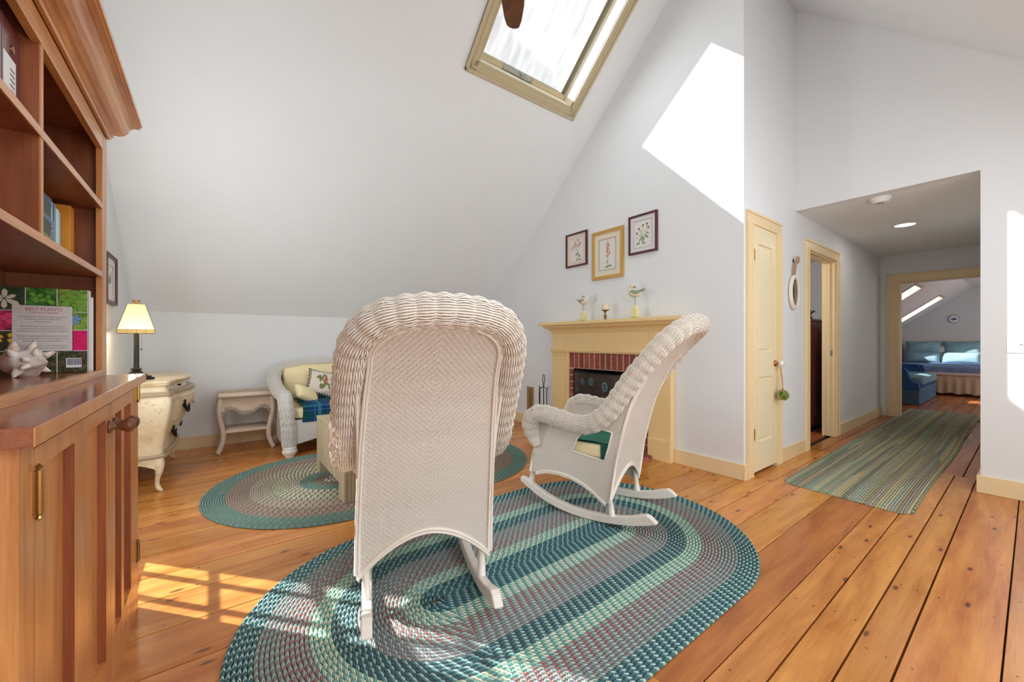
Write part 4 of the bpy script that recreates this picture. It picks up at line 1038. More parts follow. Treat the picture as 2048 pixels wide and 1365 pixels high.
# ---------------------------------------------------------------- bombe commode
com = thing('bombe_commode', 'cream painted bombe commode with dark scroll handles, standing under the table lamp', 'dresser', (-0.42, 4.38, 0))
QY0, QY1 = 3.84, 4.90; QX0, QXF = -0.60, -0.30
def outline(e, n_side=10, n_front=30):
    """plan outline, e = how far it swells"""
    y0, y1 = QY0 - e * 0.75, QY1 + e * 0.75; pts = [(QX0, y1), (QX0, y0)]
    xf = QXF + e * 0.6
    for k in range(1, n_side): t = k / n_side; pts.append((QX0 + (xf - 0.03 - QX0) * t, y0 - 0.012 * math.sin(PI * t)))
    pts += [(xf - 0.03, y0 + 0.002), (xf - 0.014, y0 + 0.006), (xf - 0.002, y0 + 0.018), (xf + 0.004, y0 + 0.040), (xf + 0.002, y0 + 0.06)]
    ya, yb = y0 + 0.07, y1 - 0.07
    for k in range(n_front + 1):
        t = k / n_front; pts.append((xf + (0.032 + e * 0.95) * math.sin(PI * t) ** 1.3 - 0.010 * math.sin(PI * min(t, 1 - t) * 6) * (1 if min(t, 1 - t) < 1 / 6 else 0), ya + (yb - ya) * t))
    pts += [(xf + 0.002, y1 - 0.06), (xf + 0.004, y1 - 0.040), (xf - 0.002, y1 - 0.018), (xf - 0.014, y1 - 0.006), (xf - 0.03, y1 - 0.002)]
    for k in range(1, n_side): t = 1 - k / n_side; pts.append((QX0 + (xf - 0.03 - QX0) * t, y1 + 0.012 * math.sin(PI * t)))
    return pts
def loft(levels, caps=True):
    b = B(); n = len(outline(0.0)); P = [[Vector((x, y, z)) for x, y in outline(e)] for z, e in levels]
    vs = b.grid(lambda i, j: P[i][j], len(levels), n, cv=True)
    if caps: b.bm.faces.new(vs[0][::-1]); b.bm.faces.new(vs[-1])
    return b
loft([(0.215, 0.0), (0.26, 0.0), (0.30, 0.004), (0.36, 0.014), (0.42, 0.030), (0.48, 0.050), (0.54, 0.070), (0.60, 0.086), (0.65, 0.090), (0.68, 0.084), (0.705, 0.070)]).out('body', M_COMM, com, smooth=True)
loft([(0.700, 0.072), (0.704, 0.088), (0.712, 0.092), (0.718, 0.084), (0.722, 0.090), (0.728, 0.088), (0.732, 0.06)]).out('waist_moulding', M_COMMD, com, smooth=True)
loft([(0.728, 0.060), (0.740, 0.048), (0.772, 0.040), (0.776, 0.044)]).out('neck', M_COMM, com, smooth=True)
loft([(0.772, 0.046), (0.778, 0.066), (0.786, 0.070), (0.790, 0.064), (0.796, 0.074), (0.804, 0.074), (0.810, 0.066)]).out('top', M_COMM, com, smooth=False)
loft([(0.248, 0.004), (0.252, 0.022), (0.262, 0.026), (0.270, 0.020), (0.274, 0.004)]).out('base_moulding', M_COMMD, com, smooth=True)
# apron with scalloped lower edge
b = B(); n = len(outline(0)); oa = outline(0.002)
def apz(j):
    x, y = oa[j]
    if j < 2: return 0.20
    if y < QY0 + 0.03: t = (x - QX0) / 0.28; return 0.155 + 0.06 * math.sin(PI * min(1, max(0, t)))
    t = (y - QY0) / (QY1 - QY0); return 0.165 + 0.05 * abs(math.sin(PI * t * 2)) - 0.03 * math.exp(-((t - 0.5) / 0.1) ** 2)
b.grid(lambda i, j: Vector((oa[j][0], oa[j][1], apz(j) if i == 0 else 0.25)), 2, n, cv=True); b.out('apron', M_COMM, com, smooth=True)
for (x, y, sx, sy) in ((-0.33, QY0 + 0.03, 1, -1), (-0.33, QY1 - 0.03, 1, 1), (-0.56, QY0 + 0.03, -0.3, -1), (-0.56, QY1 - 0.03, -0.3, 1)):
    d = Vector((sx, sy, 0)).normalized(); P = [(0.0, 0.25, 0.036), (0.012, 0.20, 0.034), (0.016, 0.16, 0.026), (0.010, 0.12, 0.018), (0.0, 0.08, 0.014), (0.0, 0.045, 0.014), (0.010, 0.025, 0.017), (0.026, 0.012, 0.014), (0.036, 0.006, 0.006)]
    pts = [Vector((x, y, 0)) + d * a + Vector((0, 0, z)) for a, z, r in P]
    B().tube(cat_rom(pts, 3), [lerp_tab([(i / 8, P[i][2]) for i in range(9)], k / (3 * 8)) for k in range(25)], 10).ball(Vector((x, y, 0.010)) + d * 0.034, 0.012, 10).out('leg', M_COMM, com, True)
def front_x(y, z, e):
    t = (y - (QY0 - e * 0.75 + 0.07)) / ((QY1 + e * 0.75 - 0.07) - (QY0 - e * 0.75 + 0.07)); return QXF + e * 0.6 + (0.032 + e * 0.95) * max(0.0, math.sin(PI * t)) ** 1.3
EZ_ = [(0.26, 0.0), (0.30, 0.004), (0.36, 0.014), (0.42, 0.030), (0.48, 0.050), (0.54, 0.070), (0.60, 0.086), (0.65, 0.090), (0.68, 0.084), (0.75, 0.044), (0.80, 0.04)]
for (z, ys) in ((0.58, (4.12, 4.60)), (0.385, (4.12, 4.60))):
    for y in ys:
        pts = []
        for k in range(13):
            t = k / 12; yy = y - 0.07 + 0.14 * t; zz = z - 0.034 * math.sin(PI * t) + 0.05 * (t - 0.3) * (1 if y > 4.3 else -1) ; ee = lerp_tab(EZ_, zz)
            pts.append((front_x(yy, zz, ee) + 0.010 + 0.018 * math.sin(PI * t), yy, zz))
        b = B().tube(pts, [0.006 + 0.006 * abs(math.cos(PI * k / 12)) for k in range(13)], 8)
        for q in (0, -1):
            p = Vector(pts[q]); b.tube([p + Vector((0.004, 0.020 * math.cos(a), 0.020 * math.sin(a) + 0.020)) for a in [k * 0.7 for k in range(8)]], 0.0065, 6); b.ball(p, 0.014, 8)
        b.out('handle', M_BLACK, com, True)
for y in (4.12, 4.60):
    b = B(); e = lerp_tab(EZ_, 0.75); x = front_x(y, 0.75, e)
    b.ball((x + 0.010, y, 0.752), 0.009, 8); b.box(x, x + 0.006, y - 0.02, y + 0.02, 0.747, 0.757, 0.002); b.out('knob', M_BLACK, com, True)
for z in (0.480, 0.66):   # drawer seams
    e = lerp_tab(EZ_, z); o_ = [p for p in outline(e) if p[0] > QXF + e * 0.6 + 0.006]
    B().tube([(x + 0.0005, y, z) for x, y in o_], 0.0022, 4).out('drawer_seam', M_COMMD, com, True)

# table lamp
lx, ly, lz = -0.459, 4.02, 0.811
lamp = thing('table_lamp', 'lit table lamp with square cream glass shade and dark bronze column on the commode', 'lamp', (lx, ly, lz))
MBZ = mat('dark_bronze', c_(60, 58, 54), 0.4, 0.6)
b = B(); R4 = Matrix.Rotation(math.radians(40), 3, 'Z')
for (s_, z0, z1) in ((0.150, 0.0, 0.018), (0.128, 0.018, 0.030), (0.095, 0.030, 0.042)): b.obox((lx, ly, lz + (z0 + z1) / 2), (s_, s_, z1 - z0), R4, 0.004)
b.lathe([(0.040, 0.042), (0.036, 0.06), (0.024, 0.068), (0.030, 0.078), (0.034, 0.084), (0.020, 0.090)], (lx, ly, lz), 16); b.out('base', MBZ, lamp, smooth=False)
B().lathe([(0.019, 0.088), (0.0165, 0.10), (0.0155, 0.40)], (lx, ly, lz), 12).out('column', MBZ, lamp, smooth=False)
ML = m_emit('lit_cream_glass', c_(250, 232, 190), 0.30)
nt = ML.node_tree; tl_ = nt.nodes.new('ShaderNodeBsdfTranslucent'); tl_.inputs[0].default_value = (0.92, 0.80, 0.58, 1); mx_ = nt.nodes.new('ShaderNodeMixShader'); mx_.inputs[0].default_value = 0.5
nt.links.new(BS(ML).outputs[0], mx_.inputs[1]); nt.links.new(tl_.outputs[0], mx_.inputs[2]); nt.links.new(mx_.outputs[0], nt.nodes['Material Output'].inputs[0])
MLG = m_emit('lit_filigree_glass', c_(228, 190, 110), 0.35)
zb, zm, zt = lz + 0.345, lz + 0.372, lz + 0.562
hb, ht = 0.100, 0.0475; R0 = Matrix.Rotation(math.radians(6.5), 3, 'Z')
def shade_pt(k, h, z): a = [(-1, -1), (1, -1), (1, 1), (-1, 1)][k % 4]; return Vector((lx, ly, z)) + R0 @ Vector((a[0] * h, a[1] * h, 0))
b = B()
for k in range(4): b.poly([shade_pt(k, hb, zm), shade_pt(k + 1, hb, zm), shade_pt(k + 1, ht, zt), shade_pt(k, ht, zt)])
b.out('lamp_shade', ML, lamp)
b = B()
for k in range(4): b.poly([shade_pt(k, hb, zb), shade_pt(k + 1, hb, zb), shade_pt(k + 1, hb, zm), shade_pt(k, hb, zm)])
b.out('filigree_band', MLG, lamp)
b = B()
for k in range(4):
    b.tube([shade_pt(k, hb, zb), shade_pt(k, hb, zm)], 0.0016, 5); b.tube([shade_pt(k, hb, zm), shade_pt(k, ht, zt)], 0.0016, 5)
    for h, z in ((hb, zb), (hb, zm), (ht, zt)): b.tube([shade_pt(k, h, z), shade_pt(k + 1, h, z)], 0.0016, 5)
    for q in range(1, 4): b.tube([shade_pt(k, hb, zb).lerp(shade_pt(k + 1, hb, zb), q / 4), shade_pt(k, hb, zm).lerp(shade_pt(k + 1, hb, zm), q / 4)], 0.0014, 4)
    for q in range(4):
        c0 = shade_pt(k, hb * 1.004, (zb + zm) / 2).lerp(shade_pt(k + 1, hb * 1.004, (zb + zm) / 2), (q + 0.5) / 4); u = (shade_pt(k + 1, hb, zb) - shade_pt(k, hb, zb)).normalized()
        b.tube([c0 + u * 0.018 * math.cos(a) + Vector((0, 0, 0.009 * math.sin(a) * abs(math.cos(a)) * 1.6)) for a in [i * PI / 8 for i in range(16)]], 0.0009, 4, closed=True)
b.out('shade_leading', MBZ, lamp, False)
B().lathe([(0.007, 0.560), (0.009, 0.566), (0.010, 0.574), (0.024, 0.586), (0.024, 0.591), (0.001, 0.590)], (lx, ly, lz), 16).out('finial', M_BRASS, lamp, True)
B().tube([(lx + 0.030, ly - 0.02, zb + 0.06), (lx + 0.030, ly - 0.02, lz + 0.232)], 0.0010, 5).ball((lx + 0.030, ly - 0.02, lz + 0.228), 0.006, 8).out('pull_chain', MBZ, lamp, True)
bulb = bpy.data.lights.new('lamp_bulb', 'POINT'); bulb.energy = 6.0; bulb.color = (1.0, 0.80, 0.52); bulb.shadow_soft_size = 0.03
bo = bpy.data.objects.new('lamp_bulb', bulb); bo.location = (0, 0, 0.33); bo.parent = lamp; COL.objects.link(bo)

# ---------------------------------------------------------------- pictures
def picture(name, lab, face, a0, a1, z0, z1, fw, frame_m, mat_m, matw, group=None, inner_line=None, depth=0.022):
    """face 'x+' (on the gable, looking to -x) or 'x-' (on the west wall)"""
    X0 = XG if face == 'g' else XW; N = -1 if face == 'g' else 1
    t = thing(name, lab, 'picture', (X0 + N * 0.01, (a0 + a1) / 2, z0), group=group)
    b = B().slab(rect(a0, a1, z0, z1), [rect(a0 + fw, a1 - fw, z0 + fw, z1 - fw)], (X0, 0, 0), Y_, Z_, (N, 0, 0), depth)
    b.slab(rect(a0 + 0.002, a1 - 0.002, z0 + 0.002, z1 - 0.002), [rect(a0 + fw * 0.45, a1 - fw * 0.45, z0 + fw * 0.45, z1 - fw * 0.45)], (X0, 0, 0), Y_, Z_, (N, 0, 0), depth + 0.004)
    b.out('frame', frame_m, t)
    i0, i1, j0, j1 = a0 + fw, a1 - fw, z0 + fw, z1 - fw
    B().slab(rect(i0 - 0.003, i1 + 0.003, j0 - 0.003, j1 + 0.003), [rect(i0 + matw, i1 - matw, j0 + matw, j1 - matw)], (X0 + N * 0.010, 0, 0), Y_, Z_, (N, 0, 0), 0.003).out('mat_board', mat_m, t)
    B().slab(rect(i0, i1, j0, j1), [], (X0 + N * 0.006, 0, 0), Y_, Z_, (N, 0, 0), 0.002).out('print_paper', M_PAPER, t)
    if inner_line: B().slab(rect(i0 + matw - 0.004, i1 - matw + 0.004, j0 + matw - 0.004, j1 - matw + 0.004), [rect(i0 + matw, i1 - matw, j0 + matw, j1 - matw)], (X0 + N * 0.013, 0, 0), Y_, Z_, (N, 0, 0), 0.001).out('mat_bevel', inner_line, t)
    B().slab(rect(i0, i1, j0, j1), [], (X0 + N * 0.016, 0, 0), Y_, Z_, (N, 0, 0), 0.0015).out('picture_glass', M_PICGLASS, t)
    return t, X0 + N * 0.0085, N
def flower_art(t, x, N, cy, cz, shapes, m, name='painted_flowers'):
    """flat painted petals: (dy, dz, size, aspect, angle); +dy is to the left in view on the gable"""
    b = B()
    for q_, (dy, dz, s_, asp, ang) in enumerate(shapes):
        u = Vector((0, math.cos(ang), math.sin(ang))); v = Vector((0, -math.sin(ang), math.cos(ang))); c = Vector((x + N * 0.00006 * (q_ + 1), cy + dy, cz + dz))
        b.poly([c + u * s_ * math.cos(a) + v * s_ * asp * math.sin(a) for a in [k * PI / 4 for k in range(8)]])
    return b.out(name, m, t)
M_MAHO = mat('dark_red_wood_frame', c_(92, 44, 42), 0.3); M_GOLD = mat('gold_frame', c_(206, 164, 92), 0.35, 0.25)
M_MATW = mat('white_mat_board', c_(226, 222, 226), 0.8); M_MATC = mat('cream_mat_board', c_(232, 222, 196), 0.8)
def wc(n, r, g, b): return mat('watercolour_' + n, c_(r, g, b), 0.8)
WP, WG, WO, WV, WY, WGD = wc('pink', 206, 118, 126), wc('green', 120, 134, 84), wc('orange', 226, 138, 108), wc('violet', 112, 92, 134), wc('yellow', 216, 186, 62), wc('sage', 134, 150, 120)
rq = random.Random(9)
def stem(t, x, N, pts, m, r=0.0014):
    b = B()
    for P in pts: b.tube([(x, y, z) for y, z in P], r, 4)
    b.out('painted_stem', m, t)
t, x, N = picture('framed_print', 'dark-framed pink flower print, leftmost of the three above the mantel', 'g', 3.0130, 3.3400, 1.9565, 2.3451, 0.020, M_MAHO, mat('ivory_mat', c_(228, 214, 198), 0.8), 0.042, 'botanical prints above the mantel')
cy, cz = 3.1765, 2.1474
flower_art(t, x, N, cy, cz, [(rq.uniform(-0.055, 0.075), 0.065 + rq.uniform(-0.03, 0.045) , rq.uniform(0.008, 0.015), 0.6, rq.uniform(0, 3)) for _ in range(22)] + [(0.075, 0.01, 0.014, 0.5, 1), (0.06, 0.03, 0.012, 0.6, 2)], WP)
stem(t, x, N, [[(cy, cz + 0.05), (cy - 0.015, cz), (cy - 0.02, cz - 0.11)], [(cy + 0.05, cz + 0.03), (cy, cz), (cy - 0.02, cz - 0.05)]], WG)
flower_art(t, x, N, cy - 0.02, cz - 0.07, [(0.02, 0.02, 0.03, 0.3, 2.4), (-0.02, 0.0, 0.03, 0.3, 0.8), (0.01, -0.04, 0.03, 0.3, 2.2), (-0.03, -0.045, 0.022, 0.35, 0.2)], WG, 'painted_leaves')
t, x, N = picture('framed_print', 'gold-framed print of an orange flower spike with cream mat, middle of the three', 'g', 2.5226, 2.9367, 1.7598, 2.2805, 0.036, M_GOLD, M_MATC, 0.062, 'botanical prints above the mantel', mat('brown_fillet', c_(120, 84, 56), 0.5))
cy, cz = 2.7262, 2.0202
flower_art(t, x, N, cy, cz, [(rq.uniform(-0.034, 0.034) * (1 - k / 26), -0.02 + k * 0.0066, 0.013, 0.6, rq.uniform(0, 3)) for k in range(22)], WO)
stem(t, x, N, [[(cy, cz + 0.13), (cy, cz), (cy, cz - 0.13)]], WG)
flower_art(t, x, N, cy, cz - 0.13, [(0.02, 0.0, 0.026, 0.25, 2.7), (-0.03, 0.005, 0.03, 0.25, 0.3), (0.0, -0.005, 0.02, 0.3, 0), (0.012, 0.05, 0.018, 0.3, 2.2), (0.0, 0.15, 0.012, 0.4, 1.5), (0.0, 0.26, 0.014, 0.3, 1.5)], WG, 'painted_leaves')
t, x, N = picture('framed_print', 'dark-framed pansy print with wide white mat, rightmost and highest of the three', 'g', 2.1398, 2.4570, 1.9546, 2.3373, 0.020, M_MAHO, M_MATW, 0.040, 'botanical prints above the mantel', mat('grey_fillet', c_(170, 160, 150), 0.5))
cy, cz = 2.2974, 2.1425
SP = [(0.045, 0.06), (0.0, 0.085), (-0.045, 0.09), (0.07, 0.02), (-0.06, 0.055), (0.065, -0.02), (0.02, 0.045)]
flower_art(t, x, N, cy, cz, [(a, c, 0.013, 0.7, 0.5) for a, c in SP[:5]], WV); flower_art(t, x, N, cy, cz, [(a + 0.002, c - 0.010, 0.010, 0.8, 1) for a, c in SP], WY, 'painted_centres')
stem(t, x, N, [[(cy + a, cz + c - 0.01), (cy + a * 0.4, cz - 0.01), (cy, cz - 0.11)] for a, c in SP], WGD, 0.0013)
flower_art(t, x, N, cy, cz, [(0.055, -0.085, 0.022, 0.5, 2.9), (-0.04, -0.03, 0.026, 0.45, 0.8), (0.0, -0.04, 0.024, 0.4, 1.2), (-0.05, 0.0, 0.02, 0.4, 0.6), (0.03, -0.05, 0.022, 0.4, 2.2), (-0.015, -0.09, 0.018, 0.4, 0.3)], WGD, 'painted_leaves')
t, x, N = picture('framed_picture', 'dark wood framed picture on the wall behind the hutch', 'w', 3.93, 4.29, 1.37, 1.735, 0.026, mat('walnut_frame', c_(92, 66, 50), 0.4), M_MATW, 0.05)
flower_art(t, x, N, 4.11, 1.55, [(0.0, 0.0, 0.06, 0.5, 0.2), (0.03, 0.04, 0.03, 0.5, 1.0)], wc('landscape', 150, 150, 130), 'painted_landscape')

# ---------------------------------------------------------------- wicker side table
st_ = thing('wicker_side_table', 'small whitewashed rattan side table with curved legs between commode and loveseat', 'table', (0.26, 4.94, 0))
TX0, TX1, TY0, TY1 = 0.035, 0.490, 4.745, 5.12
def wrapped_slab(b, x0, x1, y0, y1, z0, z1, n=44):
    """woven slab: rounded rim wound with strands"""
    r = (z1 - z0) / 2; zc = (z0 + z1) / 2
    b.box(x0 + r, x1 - r, y0 + r, y1 - r, z0, z1)
    for (p, q) in (((x0 + r, y0 + r), (x1 - r, y0 + r)), ((x1 - r, y0 + r), (x1 - r, y1 - r)), ((x1 - r, y1 - r), (x0 + r, y1 - r)), ((x0 + r, y1 - r), (x0 + r, y0 + r))):
        L = math.dist(p, q); k = max(4, int(L / 0.0095)); pts = [(p[0] + (q[0] - p[0]) * i / (2 * k), p[1] + (q[1] - p[1]) * i / (2 * k), zc) for i in range(2 * k + 1)]
        b.tube(pts, [r * (1.0 if i % 2 else 0.80) for i in range(2 * k + 1)], 10)
    for (x, y) in ((x0 + r, y0 + r), (x1 - r, y0 + r), (x1 - r, y1 - r), (x0 + r, y1 - r)): b.ball((x, y, zc), r, 10)
b = B(); wrapped_slab(b, TX0 - 0.012, TX1 + 0.012, TY0 - 0.012, TY1, 0.538, 0.588)
b.out('table_top', M_RATTAN, st_, True)
b = B()
for k in range(40): x = TX0 + 0.01 + (TX1 - TX0 - 0.02) * k / 39; b.tube([(x, TY0 + 0.02, 0.5895), (x, TY1 - 0.03, 0.5895)], 0.0050, 5)
b.out('top_weave', M_RATTAN, st_, True, kind='stuff')
def wrapped(b, P, r0, n=10, pitch=0.009):
    Q = resample(cat_rom(P, 6), pitch / 2); b.tube(Q, [r0 * (1.0 if i % 2 else 0.82) for i in range(len(Q))], n)
for sx in (0, 1):
    for sy in (0, 1):
        x = TX0 + 0.02 if sx == 0 else TX1 - 0.02; y = TY0 + 0.02 if sy == 0 else TY1 - 0.03; o_ = -1 if sx == 0 else 1; oy = -1 if sy == 0 else 0.4
        P = [(x, y, 0.535), (x + o_ * 0.012, y + oy * 0.004, 0.47), (x + o_ * 0.014, y + oy * 0.006, 0.40), (x + o_ * 0.002, y, 0.31), (x - o_ * 0.016, y, 0.22), (x - o_ * 0.018, y, 0.15), (x - o_ * 0.004, y + oy * 0.002, 0.08), (x + o_ * 0.022, y + oy * 0.008, 0.018), (x + o_ * 0.028, y + oy * 0.01, 0.008)]
        b = B(); wrapped(b, P, 0.0255); b.out('leg', M_RATTAN, st_, True)
b = B(); wrapped_slab(b, TX0 + 0.02, TX1 - 0.02, TY0 + 0.01, TY1 - 0.02, 0.190, 0.220); b.out('lower_shelf', M_RATTAN, st_, True)
# apron: wrapped panel with a carved scroll
b = B(); k = 40
for i in range(k):
    t = i / (k - 1); x = TX0 + 0.03 + (TX1 - TX0 - 0.06) * t; zb_ = 0.40 + 0.045 * (1 - math.cos(2 * PI * t)) / 2 * -1 + 0.075 * math.exp(-((t - 0.22) / 0.10) ** 2) * 0.5 + 0.075 * math.exp(-((t - 0.78) / 0.10) ** 2) * 0.5
    b.tube([(x, TY0 + 0.004, 0.535), (x, TY0 + 0.0, zb_ + 0.01)], 0.0055, 5)
b.out('apron', M_RATTAN, st_, True)
M_CARV = mat('grey_carved_scroll', c_(168, 158, 140), 0.6)
b = B(); lo = []
for i in range(41):
    t = i / 40; x = TX0 + 0.025 + (TX1 - TX0 - 0.05) * t; z = 0.425 - 0.022 * (1 - math.cos(2 * PI * t)) + 0.026 * (math.exp(-((t - 0.20) / 0.12) ** 2) + math.exp(-((t - 0.80) / 0.12) ** 2)) - (0.07 * (1 - t / 0.08) if t < 0.08 else (0.07 * (1 - (1 - t) / 0.08) if t > 0.92 else 0)); lo.append((x, TY0 - 0.010, z))
b.tube(lo, 0.007, 8)
for i in range(3, 38, 2):
    x, y, z = lo[i]; s_ = 1 if (i // 2) % 2 else -1
    b.tube([(x + 0.012 * math.cos(a) * (1 - a / 9), y - 0.003, z + 0.016 + 0.010 * s_ * math.sin(a) * (1 - a / 9)) for a in [q * 0.6 for q in range(10)]], 0.0032, 5)
b.out('carved_scroll', M_CARV, st_, True)

# ---------------------------------------------------------------- loveseat
lv = thing('wicker_loveseat', 'white wicker loveseat with yellow cushions standing against the low back wall', 'sofa', (1.25, 4.65, 0))
LX0, LX1 = 0.555, 2.05
def lv_path():
    h = [(LX0 + 0.02, 4.275, 0.09), (LX0 + 0.005, 4.262, 0.30), (LX0 - 0.01, 4.262, 0.47), (LX0 - 0.02, 4.30, 0.565), (LX0 - 0.035, 4.45, 0.585), (LX0 - 0.05, 4.66, 0.64), (LX0 - 0.045, 4.84, 0.73), (LX0 + 0.03, 4.95, 0.80), (LX0 + 0.16, 5.00, 0.832), (LX0 + 0.4, 5.02, 0.842), ((LX0 + LX1) / 2, 5.025, 0.845)]
    c = LX0 + LX1
    return cat_rom(h + [(c - x, y, z) for x, y, z in h[-2::-1]], 8)
b = B(); wicker_roll(b, lv_path(), 0.058, n=30, pitch=0.034, rs=0.0036, scallop=0.10); b.out('arm_and_back_roll', M_WICKW, lv, kind='stuff')
b = B(); roll_core(b, lv_path(), 0.058, 12, 0.78); b.out('roll_core', M_WICKW, lv, True)
c2 = LX0 + LX1
for s_ in (0, 1):
    X = (lambda x: x) if s_ == 0 else (lambda x: c2 - x)
    P = [(4.26, 0.10), (4.95, 0.10), (5.0, 0.78), (4.84, 0.72), (4.66, 0.64), (4.45, 0.585), (4.30, 0.56)]
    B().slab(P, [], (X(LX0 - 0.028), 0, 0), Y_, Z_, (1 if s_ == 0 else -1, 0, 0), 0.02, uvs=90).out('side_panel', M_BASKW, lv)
    for (y, nm) in ((4.265, 'foot'), (4.955, 'foot')):
        B().lathe([(0.03, 0.10), (0.056, 0.094), (0.060, 0.084), (0.056, 0.076), (0.064, 0.066), (0.066, 0.050), (0.060, 0.034), (0.046, 0.016), (0.036, 0.0)], (X(LX0 + 0.02), y, 0), 18).out(nm, M_WICKW, lv, True)
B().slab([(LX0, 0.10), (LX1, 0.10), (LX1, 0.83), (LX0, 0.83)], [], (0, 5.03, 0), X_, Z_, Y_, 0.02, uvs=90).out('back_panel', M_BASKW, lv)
sk = [(LX0 + 0.05, 0.34), (LX0 + 0.05, 0.105), (LX0 + 0.11, 0.115), (LX0 + 0.25, 0.145), (LX0 + 0.45, 0.165), (c2 / 2, 0.17)]
sk = sk + [(c2 - x, z) for x, z in sk[-2::-1]]
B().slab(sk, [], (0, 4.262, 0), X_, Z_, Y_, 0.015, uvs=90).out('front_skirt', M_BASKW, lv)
B().box(LX0, LX1, 4.27, 5.02, 0.315, 0.335).out('seat_deck', M_WICKW, lv)
def cushion(b, x0, x1, y0, y1, z0, z1, puff=0.03, n=14):
    """rounded box cushion"""
    nb = len(b.bm.verts); r = bmesh.ops.create_cube(b.bm, size=1.0); vs = r['verts']
    bmesh.ops.subdivide_edges(b.bm, edges=list({e for v in vs for e in v.link_edges}), cuts=7, use_grid_fill=True)
    b.bm.verts.ensure_lookup_table(); al = list(b.bm.verts)[nb:]
    for v in al:
        p = v.co * 2; q = Vector([math.copysign(abs(c) ** 1.0, c) for c in p])
        k = lambda a, b_: (1 - abs(a) ** 3.2) * (1 - abs(b_) ** 3.2)
        q = Vector((q.x * (1 - 0.0) , q.y, q.z))
        sx = (x1 - x0) / 2; sy = (y1 - y0) / 2; sz = (z1 - z0) / 2
        rx = 0.035
        cx = Vector((q.x * sx, q.y * sy, q.z * sz)); inner = Vector((max(-sx + rx, min(sx - rx, cx.x)), max(-sy + rx, min(sy - rx, cx.y)), max(-sz + rx, min(sz - rx, cx.z))))
        d = cx - inner
        if d.length > 1e-6: cx = inner + d.normalized() * min(d.length, rx)
        cx += Vector((q.x * puff * 0.3 * k(q.y, q.z) if abs(q.x) > 0.99 else 0, q.y * puff * k(q.x, q.z) if abs(q.y) > 0.99 else 0, q.z * puff * k(q.x, q.y) if abs(q.z) > 0.99 else 0))
        v.co = cx + Vector(((x0 + x1) / 2, (y0 + y1) / 2, (z0 + z1) / 2))
    for v in al:
        for f in v.link_faces: f.smooth = True
    return b
b = B(); cushion(b, LX0 + 0.04, LX1 - 0.04, 4.275, 4.86, 0.338, 0.458, 0.012); b.out('seat_cushion', M_CUSH, lv, True)
b = B(); cushion(b, LX0 + 0.045, LX1 - 0.045, 4.80, 4.985, 0.44, 0.815, 0.03); b.out('back_cushion', M_CUSH, lv, True)
# plaid throw over the seat
b = B(); nx, pr = 40, []
for k in range(34):
    s_ = k / 33 * 0.82
    if s_ < 0.16: pr.append((4.262 - 0.014 + 0.004 * math.sin(s_ * 30), 0.322 + s_ * 0.95))
    elif s_ < 0.22: a = (s_ - 0.16) / 0.06 * PI / 2; pr.append((4.248 + 0.028 * (1 - math.cos(a)), 0.474 + 0.018 * math.sin(a)))
    else: pr.append((4.276 + (s_ - 0.22), 0.488 + 0.010 * math.sin(min(1, (s_ - 0.22) / 0.5) * PI)))
pr = [(y, z) for y, z in pr if y < 4.80]
xa_, xb_ = LX0 + 0.125, LX1 - 0.12
fz = lambda i, j: 0.004 * noise.noise(Vector((i * 0.3, j * 0.25, 1)))
fp = lambda i, j, o_=0.0: Vector((xa_ + (xb_ - xa_) * i / (nx - 1) + 0.006 * math.sin(j * 0.4), pr[j][0] + fz(i, j), pr[j][1] - o_ + fz(j, i)))
b.grid(lambda i, j: fp(i, j), nx, len(pr), uvf=lambda i, j: (i / (nx - 1) * (xb_ - xa_), j / 33 * 0.82)); b.grid(lambda i, j: fp(nx - 1 - i, j, 0.006) + Vector((0, 0.004, 0)), nx, len(pr), uvf=lambda i, j: (i / (nx - 1), j / 33))
tag(b.out('throw_blanket', M_PLAID, None, True), 'blue and green plaid throw spread over the loveseat seat', 'blanket')
def pillow_bm(w, h, th, n=16, pinch=0.10):
    b = B()
    def f(sgn):
        def g(i, j):
            u = -1 + 2 * i / (n - 1); v = -1 + 2 * j / (n - 1)
            e = max(0.0, (1 - u * u)) ** 0.5 * max(0.0, (1 - v * v)) ** 0.5; sq = 1 - pinch * (abs(u) ** 2 * (1 - abs(v) ** 2) * 0 + (1 - v * v) * (abs(u) > 0) * 0)
            uu = u * (1 - pinch * (1 - v * v) * abs(u) ** 2); vv = v * (1 - pinch * (1 - u * u) * abs(v) ** 2)
            return Vector((uu * w / 2, sgn * th / 2 * e ** 0.8, vv * h / 2))
        return g
    uvf = lambda i, j: (i / (n - 1), j / (n - 1))
    b.grid(f(-1), n, n, uvf=uvf); g = f(1); b.grid(lambda i, j: g(n - 1 - i, j), n, n, uvf=uvf)
    bmesh.ops.remove_doubles(b.bm, verts=b.bm.verts, dist=0.0004)
    return b
def m_tile_pillow():
    m = mat('checkered_pillow', c_(224, 210, 194), 0.85, spec=0.2); nt = m.node_tree; u, v = uvs(m)
    edge = (u.min(1.0 - u)).min(v.min(1.0 - v))
    ck = ((u * 22.0).floor() + (v * 22.0).floor()).mod(2.0); ck = ck * edge.lt(0.092) * edge.gt(0.0)
    x = mixc(nt, ck, c_(224, 212, 198), c_(28, 26, 26)); x = mixc(nt, edge.lt(0.012), x, c_(28, 26, 26)); setc(m, x); return m
pl = thing('throw_pillow', 'square pillow with checkered black border and a painted vegetable, on the loveseat', 'pillow', (0.93, 4.66, 0.64), group=None)
pl.rotation_euler = (math.radians(-24), math.radians(14), math.radians(-4))
pillow_bm(0.30, 0.30, 0.10).out('pillow_body', m_tile_pillow(), pl, local=True)
